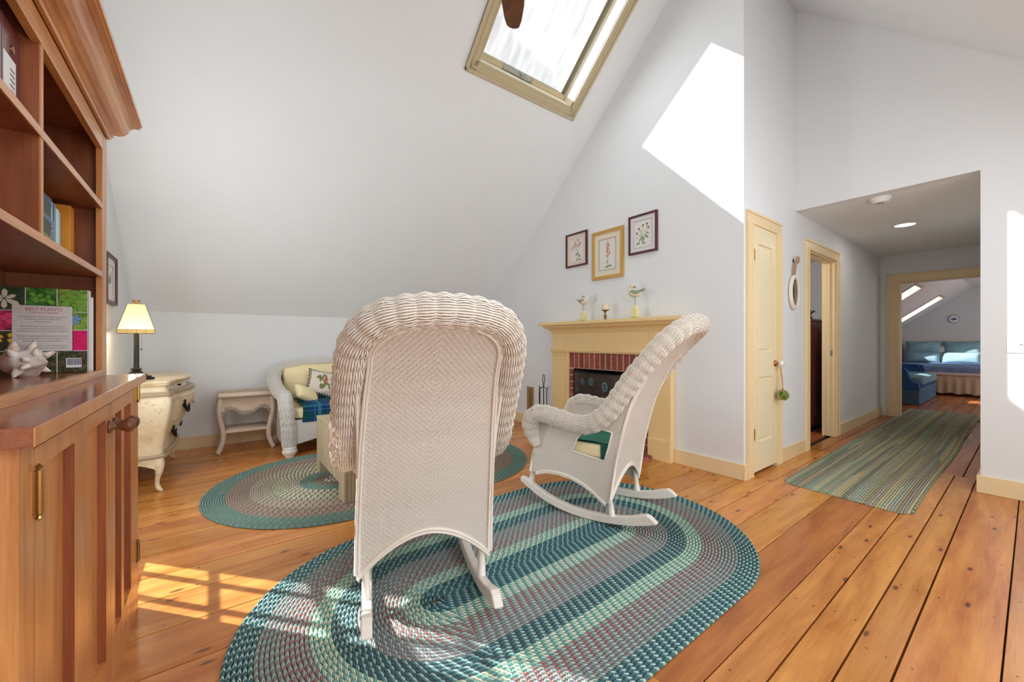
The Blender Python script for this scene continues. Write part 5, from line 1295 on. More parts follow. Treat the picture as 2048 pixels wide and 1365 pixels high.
def pil_art(shape, m, name, y=-0.0485):
    b = B()
    for q_, (a, c, s_, asp, ang) in enumerate(shape):
        u = Vector((math.cos(ang), 0, math.sin(ang))); v = Vector((-math.sin(ang), 0, math.cos(ang)))
        b.poly([Vector((a, y - 0.0015 - 0.0003 * q_ + 0.55 * (a * a + c * c), c)) + u * s_ * math.cos(t_) + v * s_ * asp * math.sin(t_) for t_ in [k * PI / 5 for k in range(10)]])
    b.out(name, m, pl, local=True)
pil_art([(0.01, -0.03, 0.05, 0.6, 1.2), (-0.02, 0.03, 0.05, 0.35, 2.0), (-0.045, 0.055, 0.028, 0.4, 0.8), (0.05, -0.01, 0.035, 0.35, -0.4), (0.075, -0.045, 0.03, 0.25, -1.2), (0.0, 0.06, 0.04, 0.25, 1.3), (0.03, 0.062, 0.03, 0.25, 1.9)], mat('olive_green_print', c_(120, 122, 74), 0.9), 'painted_husk')
pil_art([(0.028, 0.025, 0.036, 0.55, 1.35)], mat('terracotta_print', c_(178, 110, 72), 0.9), 'painted_corn', -0.0515)
text_mesh([('Corn', 0.045, (0.06, -0.0385, -0.095), 0.3)], 'lettering', mat('brown_thread', c_(110, 92, 80), 0.8), pl, RXZ)
p2 = thing('bolster_pillow', 'plain yellow pillow leaning in the arm corner of the loveseat', 'pillow', (0.755, 4.48, 0.555))
p2.rotation_euler = (math.radians(-42), math.radians(26), math.radians(28)); pillow_bm(0.27, 0.17, 0.11, 16, 0.05).out('pillow_body', M_CUSH, p2, local=True)

# ---------------------------------------------------------------- coffee table
ct = thing('coffee_table', 'low pale stone-clad coffee table with block legs on the green-bordered rug', 'table', (1.0, 3.2, 0.012))
KX0, KX1, KY0, KY1 = 0.695, 1.33, 2.775, 3.66
B().slab([(KY0, 0.012), (KY0 + 0.15, 0.012), (KY0 + 0.15, 0.115), (KY1 - 0.11, 0.115), (KY1 - 0.11, 0.012), (KY1, 0.012), (KY1, 0.452), (KY0, 0.452)], [], (KX0, 0, 0), Y_, Z_, X_, 0.09).out('side_frame', M_STONE, ct)
B().slab([(KY0, 0.012), (KY0 + 0.15, 0.012), (KY0 + 0.15, 0.115), (KY1 - 0.11, 0.115), (KY1 - 0.11, 0.012), (KY1, 0.012), (KY1, 0.452), (KY0, 0.452)], [], (KX1 - 0.09, 0, 0), Y_, Z_, X_, 0.09).out('side_frame', M_STONE, ct)
B().box(KX0 + 0.09, KX1 - 0.09, KY0 + 0.001, KY0 + 0.09, 0.115, 0.452).box(KX0 + 0.09, KX1 - 0.09, KY1 - 0.09, KY1 - 0.001, 0.115, 0.452).out('end_apron', M_STONE, ct)
B().box(KX0 - 0.003, KX1 + 0.003, KY0 - 0.003, KY1 + 0.003, 0.448, 0.470, 0.003).out('table_top', M_STONE, ct, smooth=False)
for k in range(2):
    xo = KX0 if k == 0 else KX1 - 0.09
    for q in range(3): B().box(xo + 0.012 + q * 0.026, xo + 0.024 + q * 0.026, KY0 - 0.0022, KY0 + 0.004, 0.012, 0.447).out('inlay_strip', M_STONED, ct)

# ---------------------------------------------------------------- fireplace
fp_ = thing('fireplace', 'brick fireplace framed by a yellow painted mantel with deep shelf', 'fireplace', (3.34, 2.72, 0))
MF = 3.27; PY0, PY1, PI0, PI1 = 1.972, 3.520, 2.196, 3.320
for (a, c) in ((PY0, PI0), (PI1, PY1)):
    b = B().box(MF, XG, a, c, 0.0, 1.22, 0.002); b.out('pilaster', M_MANTEL, fp_, smooth=False)
    B().box(MF - 0.012, XG - 0.0185, a - 0.003, c + 0.003, 0.0, 0.185, 0.002).box(MF - 0.008, XG - 0.0185, a - 0.002, c + 0.002, 0.185, 0.197, 0.003).out('plinth', M_MANTEL, fp_, smooth=False)
    b = B()
    for (z0, z1, q) in ((0.885, 0.897, 0.0085), (0.925, 0.937, 0.010), (0.960, 0.972, 0.016), (0.972, 0.99, 0.024), (0.99, 0.998, 0.03)): b.box(MF - q, XG, a - q * 0.6, c + q * 0.6, z0, z1, 0.002)
    b.out('pilaster_cap', M_MANTEL, fp_, smooth=False)
B().box(MF + 0.004, XG, PI0, PI1, 0.972, 1.22).out('frieze', M_MANTEL, fp_)
b = B()
b.box(MF + 0.016, XG, PI0 - 0.01, PI0 + 0.018, 0, 0.972, 0.003); b.box(MF + 0.016, XG, PI1 - 0.060, PI1 + 0.01, 0, 0.972, 0.003)
b.box(MF + 0.012, XG, PI0, PI1, 0.968, 0.985, 0.003); b.box(MF - 0.006, MF + 0.02, PI0, PI1, 0.985, 0.994, 0.003); b.out('opening_trim', M_MANTEL, fp_, smooth=False)
# bed moulding sweeping out to the shelf, mitred at the ends
mp = [(0.0, 1.195), (0.006, 1.195), (0.010, 1.204), (0.014, 1.206), (0.018, 1.216), (0.030, 1.232), (0.050, 1.246), (0.072, 1.252), (0.076, 1.262), (0.082, 1.264), (0.084, 1.282), (0.0, 1.282)]
st2 = [(XG, PY1, 0, 1), (MF, PY1, 1, 1), (MF, PY0, 1, -1), (XG, PY0, 0, -1)]
b = B(); b.grid(lambda i, j: Vector((st2[i][0] - mp[j][0] * st2[i][2], st2[i][1] + mp[j][0] * st2[i][3], mp[j][1])), 4, len(mp)); b.out('bed_moulding', M_MANTEL, fp_, smooth=False)
B().box(MF + 0.001, XG, PY0 + 0.001, PY1 - 0.001, 1.19, 1.2815).out('moulding_core', M_MANTEL, fp_)
B().box(3.128, XG, 1.785, 3.630, 1.281, 1.318, 0.008).out('mantel_shelf', M_MANTEL, fp_, smooth=False)
# brick surround, firebox and hearth
bf = fp_
BXF = 3.298
rb2 = random.Random(8)
B().box(BXF + 0.004, XG - 0.001, PI0, PI1 - 0.04, 0.79, 0.97).box(BXF + 0.006, XG - 0.001, PI0, 2.270, 0, 0.80).box(BXF + 0.006, XG - 0.001, 3.205, PI1 - 0.04, 0, 0.80).out('mortar_bed', M_MORTAR, bf)
def brick(x0, x1, y0, y1, z0, z1):
    b = B().box(x0 + rb2.uniform(0, 0.003), x1, y0, y1, z0, z1, 0.002); return b.out('brick', M_BRICK, bf, smooth=False)
ny = 14; pitch = (3.264 - 2.205) / ny
for k in range(ny): y = 2.205 + k * pitch; brick(BXF, XG - 0.01, y + 0.006, y + pitch - 0.006, 0.795, 0.966)
k = 0; z = 0.036
while z < 0.78:
    z1 = min(z + 0.0625, 0.786)
    brick(BXF, XG - 0.01, 2.200, 2.272, z, z1); brick(BXF, XG - 0.01, 3.203, 3.262, z, z1); z += 0.0755
# firebox interior
M_SOOT = mat('sooty_firebrick', c_(58, 42, 38), 0.95)
b = B(); b.slab([(3.31, 2.275), (3.85, 2.45), (3.85, 3.03), (3.31, 3.20), (3.31, 3.24), (3.89, 3.06), (3.89, 2.42), (3.31, 2.235)], [], (0, 0, 0.0), X_, Y_, Z_, 0.82); b.box(3.34, 3.90, 2.24, 3.24, 0.80, 0.84); b.out('firebox_lining', M_SOOT, bf)
B().box(3.31, 3.88, 2.28, 3.20, 0.0, 0.02).out('firebox_floor', M_SOOT, bf)
B().box(3.092, XG + 0.02, 2.155, 3.275, 0.0005, 0.022).out('hearth_mortar', M_MORTAR, bf)
for i in range(3):
    x0 = 3.088 + i * 0.111; ofs = 0.10 * (i % 2)
    y = 2.150 - ofs
    while y < 3.275:
        a, c = max(2.150, y), min(3.28, y + 0.20)
        if c - a > 0.03: B().box(x0, x0 + 0.102, a + 0.003, c - 0.003, 0.003, 0.030 + rb2.uniform(0, 0.003), 0.003).out('brick', M_BRICK, bf, smooth=False)
        y += 0.207
# fire screen: bowed dark panel with painted peacock-feather eyes
fs = thing('fire_screen', 'dark bowed fire screen painted with peacock feather eyes in front of the firebox', 'fire screen', (3.2, 2.75, 0.033))
M_SCR = mat('dark_painted_tin', c_(46, 34, 34), 0.35); nt = M_SCR.node_tree; _, o = coords(M_SCR); nn = nz(nt, o, 9, 5, 0.7, 2.0); setc(M_SCR, ramp(nt, nn, [(0.35, c_(30, 22, 24)), (0.55, c_(56, 40, 38)), (0.75, c_(84, 66, 50))]))
def scr(y, z, o_=0.0): t = (y - 2.725) / 0.44; return Vector((3.235 - 0.075 * (1 - t * t) - o_, y, z))
b = B(); n = 25
b.grid(lambda i, j: scr(2.290 + 0.825 * i / (n - 1), 0.05 + 0.71 * j / 5), n, 6); b.grid(lambda i, j: scr(3.115 - 0.825 * i / (n - 1), 0.05 + 0.71 * j / 5, -0.004), n, 6); b.out('screen_panel', M_SCR, fs, True)
b = B(); b.tube([scr(2.290 + 0.825 * i / 24, 0.76) for i in range(25)], 0.006, 6); b.tube([scr(2.290 + 0.825 * i / 24, 0.05) for i in range(25)], 0.006, 6); b.tube([scr(2.290, 0.034), scr(2.290, 0.76)], 0.006, 6); b.tube([scr(3.115, 0.034), scr(3.115, 0.76)], 0.006, 6); b.out('screen_frame', M_BLACK, fs, True)
EY = [(2.95, 0.665, 0.028), (2.815, 0.67, 0.034), (2.63, 0.63, 0.040), (2.45, 0.66, 0.034), (3.06, 0.56, 0.018), (2.9, 0.40, 0.03), (2.64, 0.38, 0.03), (2.40, 0.42, 0.028)]
for (ss, cc, dz, nm) in ((1.0, c_(96, 160, 150), 0.0, 'feather_ring'), (0.80, c_(40, 32, 30), -0.08, 'feather_dark'), (0.55, c_(70, 110, 150), -0.2, 'feather_eye'), (0.30, c_(44, 40, 30), -0.35, 'feather_pupil')):
    m = mat(nm, cc, 0.4)
    for (y, z, r) in EY: B().poly([scr(y + r * ss * 0.85 * math.cos(a), z + dz * r + r * ss * 1.15 * math.sin(a), 0.0012 + (1 - ss) * 0.002) for a in [k * PI / 10 for k in range(20)]]).out(nm, m, fs)
b = B(); rf = random.Random(2)
for (y, z, r) in EY:
    for k in range(16):
        a = PI * (0.05 + 0.9 * k / 15); b.tube([scr(y + r * 1.1 * math.cos(a), z + r * 1.1 * math.sin(a), 0.001), scr(y + r * 2.3 * math.cos(a), min(0.75, z + r * 2.2 * math.sin(a) * rf.uniform(0.7, 1)), 0.001)], 0.0008, 3)
    b.tube([scr(y, z - r, 0.001), scr(y + (2.725 - y) * 0.25, z - 0.2, 0.001), scr(y + (2.725 - y) * 0.6, 0.08, 0.001)], 0.0012, 3)
b.out('feather_barbs', mat('feather_bronze', c_(96, 84, 56), 0.4), fs)
for s_ in (2.38, 3.07): B().tube([scr(s_, 0.05) + Vector((0, 0, 0)), scr(s_, 0.037, 0.07), scr(s_, 0.037, 0.09)], 0.006, 6).out('foot', M_BLACK, fs, True)

# fireplace tool set
ft = thing('fireplace_tools', 'black iron fireplace tool stand with brush and poker left of the mantel', 'tools', (3.222, 3.625, 0))
tx_, ty_ = 3.222, 3.625
b = B().lathe([(0.10, 0.0), (0.10, 0.008), (0.03, 0.018), (0.008, 0.03)], (tx_, ty_, 0), 20); b.out('base', M_BLACK, ft, True)
B().tube([(tx_, ty_, 0.02), (tx_, ty_, 0.56)], 0.006, 8).out('pole', M_BLACK, ft, True)
B().tube([(tx_, ty_ + 0.020 * math.sin(a), 0.635 + 0.055 * -math.cos(a)) for a in [k * 2 * PI / 20 for k in range(20)]], 0.0045, 6, closed=True).tube([(tx_, ty_, 0.55), (tx_, ty_, 0.58)], 0.007, 8).out('loop_handle', M_BLACK, ft, True)
b = B()
for q in (-1, 1):
    b.tube(cat_rom([(tx_, ty_, 0.545), (tx_, ty_ + q * 0.035, 0.53), (tx_, ty_ + q * 0.065, 0.525), (tx_, ty_ + q * 0.085, 0.535), (tx_, ty_ + q * 0.08, 0.548)], 4), 0.004, 6)
b.tube(cat_rom([(tx_, ty_, 0.545), (tx_ - 0.05, ty_, 0.525), (tx_ - 0.07, ty_, 0.54)], 4), 0.004, 6); b.out('hook_arms', M_BLACK, ft, True)
for q, nm in ((-1, 'poker'), (1, 'shovel'), (0, 'brush')):
    x, y = (tx_ - 0.06, ty_ + 0.012) if q == 0 else (tx_ - 0.006, ty_ + q * 0.062)
    b = B().tube([(x, y + 0.010 * math.sin(a), 0.505 + 0.018 * math.cos(a)) for a in [k * 2 * PI / 12 for k in range(12)]], 0.003, 5, closed=True)
    Q = [(x, y, 0.488 - 0.38 * i / 60) for i in range(61)]
    b.tube(Q, [0.0075 if (i % 3 == 1 and i < 24) else 0.0042 for i in range(61)], 6)
    if nm == 'shovel': b.box(x - 0.035, x + 0.005, y - 0.03, y + 0.03, 0.08, 0.16, 0.004)
    if nm == 'brush': b.lathe([(0.014, 0.0), (0.02, -0.01), (0.026, -0.07)], (x, y, 0.135), 12)
    b.out(nm, M_BLACK, ft, smooth=False)
# wall vent
vt = thing('wall_vent', 'tan metal wall register with dark louvres left of the fireplace tools', 'vent', (XG, 4.013, 0.163))
MV = mat('tan_register_metal', c_(176, 136, 92), 0.4)
B().slab(rect(3.945, 4.080, 0.163, 0.498), [rect(3.965, 4.060, 0.185, 0.476)], (XG, 0, 0), Y_, Z_, (-1, 0, 0), 0.010).out('register_frame', MV, vt)
B().slab(rect(3.963, 4.062, 0.183, 0.478), [], (XG - 0.0005, 0, 0), Y_, Z_, (-1, 0, 0), 0.001).out('backing', M_DARK, vt)
for k in range(19): 
    z = 0.190 + k * 0.0152
    B().box(XG - 0.009, XG - 0.002, 3.965, 4.060, z, z + 0.0075).out('louvre', MV, vt)
B().box(XG - 0.010, XG - 0.003, 4.046, 4.051, 0.185, 0.476).out('louvre_bar', MV, vt)

# mantel ornaments
def shorebird(name, lab, x, y, s_, flip, headback):
    t = thing(name, lab, 'figurine', (x, y, 1.318), group='carved shorebirds on the mantel'); z0 = 1.318
    MBo = mat('buoy_yellow', c_(236, 224, 160), 0.6); h = 0.088 * s_
    b = B().box(x - 0.022, x + 0.022, y - 0.022 * s_, y + 0.022 * s_, z0, z0 + 0.052 * s_, 0.002); b.grid(lambda i, j: Vector((x, y, 0)) + Vector(([-1, 1, 1, -1][j] * (0.022, 0.020, 0.008)[i], [-1, -1, 1, 1][j] * (0.022, 0.020, 0.008)[i] * s_, z0 + (0.052, 0.066, 0.093)[i] * s_)), 3, 4, cv=True); b.out('buoy_base', MBo, t, smooth=False)
    B().box(x - 0.0228, x + 0.0228, y - 0.0225 * s_, y + 0.0225 * s_, z0 + 0.0002, z0 + 0.011, 0.001).out('green_stripe', mat('buoy_green', c_(140, 186, 108), 0.6), t)
    B().tube([(x, y, z0 + 0.085 * s_), (x, y, z0 + 0.15 * s_)], 0.0022, 6).out('wire_leg', M_BLACK, t)
    zb_ = z0 + 0.175 * s_; d = flip
    MB1 = mat('carved_cream_wood', c_(228, 214, 186), 0.7)
    b = B(); P = [(-0.058, 0.010, 0.004), (-0.040, 0.004, 0.014), (-0.015, 0.0, 0.024), (0.010, 0.003, 0.029), (0.030, 0.012, 0.025), (0.040, 0.028, 0.017), (0.036, 0.046, 0.013)]
    Q = cat_rom([(x, y + d * a * s_, zb_ + c * s_) for a, c, r in P], 4); b.tube(Q, [lerp_tab([(i / 6, P[i][2] * s_) for i in range(7)], k / 24) for k in range(25)], 12, up=(1, 0, 0)); b.out('body', MB1, t, True)
    hx, hz = (0.026, 0.058) ; B().ball((x, y + d * hx * s_, zb_ + hz * s_), 0.017 * s_, 12, (0.9, 1.15, 1)).tube([(x, y + d * (hx + 0.01) * s_, zb_ + (hz - 0.02) * s_), (x, y + d * (hx + 0.004) * s_, zb_ + hz * s_)], 0.014 * s_, 10).out('head', MB1, t, True)
    B().tube([(x - 0.006, y + d * (hx - 0.010) * s_, zb_ + (hz - 0.002) * s_), (x - 0.008, y + d * (hx - 0.030) * s_, zb_ + (hz - 0.008) * s_), (x - 0.008, y + d * (hx - 0.046) * s_, zb_ + (hz - 0.018) * s_)], [0.0045 * s_, 0.0035 * s_, 0.002], 6).out('beak', mat('beak_brown', c_(130, 84, 56), 0.5), t, True)
    MW_ = mat('sage_wing_wood', c_(146, 160, 142), 0.7)
    for q in (-1, 1):
        W = [(0.030, 0.010, 0.012), (0.010, 0.006, 0.020), (-0.020, 0.006, 0.015), (-0.050, 0.014, 0.009), (-0.078, 0.026, 0.003)]
        Q = cat_rom([(x + q * 0.019 * s_ * (1 if k < 3 else 0.6), y + d * a * s_, zb_ + (c + 0.004) * s_) for k, (a, c, r) in enumerate(W)], 4)
        b = B(); b.tube(Q, [lerp_tab([(i / 4, W[i][2] * s_) for i in range(5)], k / 16) for k in range(17)], 8, sy=0.45, up=(0, 0, 1)); b.out('wing', MW_, t, True)
    return t
shorebird('carved_shorebird', 'carved shorebird with tail to the left on a buoy stand, left end of the mantel', 3.185, 2.94, 1.15, -1, True)
shorebird('carved_shorebird', 'taller carved shorebird with green-grey wings on a buoy stand, right part of the mantel', 3.185, 2.285, 1.30, 1, False)
cd = thing('candlestick', 'small bronze candlestick with short ivory pillar candle between the carved birds', 'candlestick', (3.2, 2.645, 1.318))
MCB = mat('bronze', c_(136, 104, 78), 0.35, 0.8)
B().lathe([(0.0317, 0.0000), (0.0317, 0.0037), (0.0122, 0.0098), (0.0085, 0.0171), (0.0159, 0.0293), (0.0171, 0.0390), (0.0085, 0.0537), (0.0073, 0.0683), (0.0122, 0.0781), (0.0146, 0.0878), (0.0403, 0.0952), (0.0403, 0.0988), (0.0012, 0.0988)], (3.19, 2.645, 1.318), 20).out('stand', MCB, cd, True)
B().lathe([(0.0366, 0.0988), (0.0378, 0.1037), (0.0378, 0.1562), (0.0354, 0.1610), (0.0049, 0.1586)], (3.19, 2.645, 1.318), 20).tube([(3.19, 2.645, 1.478), (3.19, 2.645, 1.492)], 0.0012, 5).out('candle', mat('ivory_wax', c_(240, 216, 184), 0.5), cd, True)

# ---------------------------------------------------------------- hall things
mr = thing('hanging_mirror', 'small oval white-framed mirror hanging from a rope between the two doors', 'mirror', (4.37, YD - 0.02, 1.42))
mx, mz, ra, rc = 4.365, 1.560, 0.098, 0.148
B().tube([(mx + ra * math.cos(a), YD - 0.018, mz + rc * math.sin(a)) for a in [k * 2 * PI / 40 for k in range(40)]], 0.016, 8, closed=True, up=(0, 1, 0)).tube([(mx + (ra - 0.014) * math.cos(a), YD - 0.026, mz + (rc - 0.014) * math.sin(a)) for a in [k * 2 * PI / 40 for k in range(40)]], 0.007, 6, closed=True, up=(0, 1, 0)).out('mirror_frame', M_WHITEP, mr, True)
B().slab([(mx + (ra - 0.008) * math.cos(a), mz + (rc - 0.008) * math.sin(a)) for a in [k * 2 * PI / 40 for k in range(40)]], [], (0, YD - 0.012, 0), X_, Z_, (0, -1, 0), 0.003).out('mirror_glass', mat('mirror_painted_reflection', (0.40, 0.32, 0.24), 0.05, 1.0), mr)  # brown tint painted in for a reflection of dark wood
M_ROPE = mat('jute_rope', c_(186, 150, 116), 0.9)
b = B()
for q in (-1, 1):
    Pn = resample(cat_rom([(mx + q * 0.012, YD - 0.016, mz + rc + 0.012), (mx + q * 0.020, YD - 0.020, 1.775), (mx + 0.012 + q * 0.010, YD - 0.026, 1.83), (4.398, YD - 0.034, 1.860)], 6), 0.004)
    b.tube([p + Vector((0.003 * math.sin(i * 1.3), 0.003 * math.cos(i * 1.3), 0)) for i, p in enumerate(Pn)], 0.0075, 6)
b.tube([(4.398 + 0.024 * math.cos(a), YD - 0.036, 1.868 + 0.028 * math.sin(a)) for a in [k * 2 * PI / 12 for k in range(12)]], 0.009, 6, closed=True)
b.out('rope', M_ROPE, mr, True)
B().lathe([(0.02, 0), (0.02, 0.004), (0.006, 0.008), (0.006, 0.045), (0.014, 0.05), (0.001, 0.053)], (4.40, YD - 0.0, 1.862), 12, 'Y').out('mount', M_STEEL, mr, True)
for v in mr.children[-1].data.vertices: v.co.y = 2 * (YD - mr.location.y) - v.co.y if v.co.y > (YD - mr.location.y) else v.co.y
gf = thing('glass_float', 'green glass fishing float in a cord net hanging from the closet door knob', 'ornament', (kx + 0.004, YD - 0.05, 0.60))
gx, gy, gz = kx + 0.003, YD - 0.072, 0.632
MGF = mat('green_blown_glass', c_(90, 150, 40), 0.05); BS(MGF).inputs['Transmission Weight'].default_value = 0.55; BS(MGF).inputs['IOR'].default_value = 1.3
B().ball((gx, gy, gz), 0.045, 20).out('glass_ball', MGF, gf, True)
b = B()
for k in range(6):
    a0 = k * PI / 3
    for dr in (-1, 1): b.tube([(gx + 0.0465 * math.sin(t_) * math.cos(a0 + dr * t_ * 0.5), gy + 0.0465 * math.sin(t_) * math.sin(a0 + dr * t_ * 0.5), gz + 0.0465 * math.cos(t_)) for t_ in [0.15 + i * 0.29 for i in range(10)]], 0.0022, 5)
b.tube([(gx, gy, gz + 0.044), (gx - 0.004, gy + 0.004, 0.75), (kx + 0.002, YD - 0.046, kz + 0.012)], 0.0026, 5); b.tube([(gx + 0.002, gy, gz + 0.044), (gx + 0.006, gy + 0.004, 0.78), (kx + 0.006, YD - 0.044, kz + 0.006)], 0.0026, 5)
b.tube([(kx + 0.013 * math.cos(a), YD - 0.043, kz + 0.013 * math.sin(a)) for a in [k * PI / 6 for k in range(12)]], 0.0026, 5, closed=True)
b.lathe([(0.006, 0.0), (0.009, 0.01), (0.004, 0.02)], (gx, gy, gz + 0.044), 8); b.out('cord_net', M_ROPE, gf, True)
sm = thing('smoke_detector', 'round white smoke detector on the hall ceiling', 'smoke detector', (4.62, 0.81, HZ - 0.05))
B().lathe([(0.075, 0.0), (0.074, -0.012), (0.070, -0.022), (0.058, -0.028), (0.056, -0.040), (0.050, -0.046), (0.001, -0.047)], (4.62, 0.81, HZ), 28).out('housing', M_WHITE, sm, True)
B().box(4.60, 4.605, 0.79, 0.83, HZ - 0.0478, HZ - 0.046).box(4.615, 4.62, 0.79, 0.83, HZ - 0.0478, HZ - 0.046).ball((4.64, 0.80, HZ - 0.046), 0.004, 6).out('vent_slots', M_DARK, sm)
dl = thing('recessed_light', 'round recessed downlight in the hall ceiling', 'light', (5.9, 0.84, HZ))
B().lathe([(0.105, -0.001), (0.104, -0.005), (0.084, -0.006), (0.082, 0.0)], (5.9, 0.84, HZ), 32, cap=False).out('trim_ring', M_WHITE, dl, True)
B().lathe([(0.083, -0.003), (0.001, -0.0035)], (5.9, 0.84, HZ), 32, cap=False).out('lens', m_emit('lit_downlight', (1, 0.97, 0.92), 4.0), dl, True)
dll = bpy.data.lights.new('downlight', 'AREA'); dll.shape = 'DISK'; dll.size = 0.15; dll.energy = 2.5; dll.color = (1, 0.93, 0.84)
dlo = bpy.data.objects.new('downlight', dll); dlo.parent = dl; dlo.location = (0, 0, -0.012); COL.objects.link(dlo)
def plate(name, lab, origin, U, N, w, h, kind):
    O = Vector(origin); t = thing(name, lab, 'switch' if kind != 'outlet' else 'outlet', origin)
    B().slab([(-w / 2, -h / 2), (w / 2, -h / 2), (w / 2, h / 2), (-w / 2, h / 2)], [], O, U, Z_, N, 0.006).out('plate', M_WHITE, t)
    Uv, Nv = Vector(U), Vector(N)
    if kind == 'toggle': B().tube([O + Nv * 0.006, O + Nv * 0.018 + Vector((0, 0, 0.006))], [0.005, 0.004], 6).ball(O + Nv * 0.006 + Vector((0, 0, 0.03)), 0.003, 6).ball(O + Nv * 0.006 + Vector((0, 0, -0.03)), 0.003, 6).out('toggle', M_STEEL, t)
    else:
        b = B()
        for dz in (-0.02, 0.02):
            for du in (-0.006, 0.006): p = O + Nv * 0.0062 + Uv * du + Vector((0, 0, dz)); b.obox(p, (0.002, 0.002, 0.008), Matrix.Identity(3))
        b.out('slots', M_DARK, t)
    return t
plate('light_switch', 'square white switch plate in the sunlit patch right of the hall opening', (XR, 0.060, 1.077), Y_, (-1, 0, 0), 0.118, 0.118, 'toggle')
plate('light_switch', 'small white switch plate on the hall wall near the far doorway', (7.62, YD, 1.07), X_, (0, -1, 0), 0.075, 0.12, 'toggle')
plate('wall_outlet', 'white wall outlet low on the hall wall', (6.88, YD, 0.43), X_, (0, -1, 0), 0.075, 0.12, 'outlet')

# side room: tall dark cabinet glimpsed through the open doorway
struct(B().slab(rect(4.5, 8.2, 0, 2.395), [], (0, 3.3, 0), X_, Z_, Y_, 0.1).out('wall_side_room', M_WALL))
struct(B().box(4.5, 4.6, YD + 0.1, 3.4, 0, 2.395).out('wall_side_room.001', M_WALL)); struct(B().box(8.1, 8.2, YD + 0.1, 3.4, 0, 2.5).out('wall_side_room.002', M_WALL)); struct(B().box(4.5, 8.2, YD + 0.1, 3.4, 2.4, 2.5).out('ceiling_side_room', M_CEIL))
cb = thing('dark_cabinet', 'dark reddish wooden cabinet seen through the open side doorway', 'cabinet', (6.2, 1.8, 0))
B().box(5.72, 6.9, 1.62, 2.10, 0.06, 1.34, 0.004).out('body', M_DARKWOOD, cb, smooth=False); B().box(5.70, 6.92, 1.60, 2.11, 1.34, 1.368, 0.006).out('top', M_DARKWOOD, cb, smooth=False)
B().box(5.76, 6.86, 1.64, 2.08, 0.0, 0.06).out('plinth', M_DARK, cb)
for a, c in ((5.76, 6.29), (6.33, 6.86)): B().box(a, c, 1.608, 1.622, 0.10, 1.30, 0.003).box(a + 0.06, c - 0.06, 1.603, 1.61, 0.18, 1.22, 0.004).out('door', M_DARKWOOD, cb, smooth=False)
or_ = thing('dark_ornament', 'small dark leafy ornament on top of the dark cabinet', 'ornament', (6.02, 1.72, 1.368))
b = B().lathe([(0.02, 0), (0.03, 0.02), (0.015, 0.05), (0.01, 0.07)], (6.02, 1.72, 1.368), 10)
for k in range(9): a = k * 0.9; b.tube([(6.02, 1.72, 1.42 + 0.01 * (k % 3)), (6.02 + 0.04 * math.cos(a), 1.72 + 0.04 * math.sin(a), 1.46 + 0.01 * (k % 4)), (6.02 + 0.065 * math.cos(a), 1.72 + 0.065 * math.sin(a), 1.45 + 0.012 * (k % 4))], [0.006, 0.010, 0.002], 5)
b.out('ornament_body', M_BLACK, or_, True)

# ---------------------------------------------------------------- bedroom beyond
XB = 13.8
M_BW = paint('bedroom_wall_paint', (0.74, 0.72, 0.70), 0.8)
struct(B().slab([(-1.8, 0), (2.6, 0), (2.6, 1.36 - 0.51 * 0.777), (2.6, 0.96), (0.86, 2.315), (-0.4, 2.36), (-1.8, 1.3)], [], (XB, 0, 0), Y_, Z_, X_, 0.1).out('wall_bedroom', M_BW))
struct(B().box(XE + 0.1, XB + 0.1, 2.6, 2.7, 0, 1.1).out('wall_bedroom.001', M_BW))
sb_ = Vector((0, -1, 0.777)).normalized(); nb_ = Vector((0, 0.777, 1)).normalized(); ZB0 = 0.964
tb = lambda y: (2.6 - y) * math.sqrt(1 + 0.777 ** 2)
sk_open = [(9.35, 9.95), (12.05, 12.65)]
struct(B().slab(rect(XE + 0.11, XB + 0.1, 0, tb(0.86)), [rect(a - 0.003, c + 0.003, tb(2.15) - 0.003, tb(1.22) + 0.003) for a, c in sk_open], (0, 2.6, ZB0), X_, sb_, nb_, 0.02).out('ceiling_bedroom', M_BW))
struct(B().slab([(-0.5, 2.355), (0.86, 2.314), (0.86, 2.36), (-0.5, 2.40)], [], (XE + 0.11, 0, 0), Y_, Z_, X_, XB - XE).out('ceiling_bedroom.001', M_BW))
struct(B().slab([(-1.9, 1.25), (-0.4, 2.36), (-0.4, 2.40), (-1.9, 1.30)], [], (XE + 0.11, 0, 0), Y_, Z_, X_, XB - XE).out('ceiling_bedroom.002', M_BW))
struct(B().slab(rect(XE, XB, 0, 1.35), [rect(9.9, 12.5, 0.7, 1.28)], (0, -1.8, 0), X_, Z_, (0, -1, 0), 0.1).out('wall_bedroom.002', M_BW))
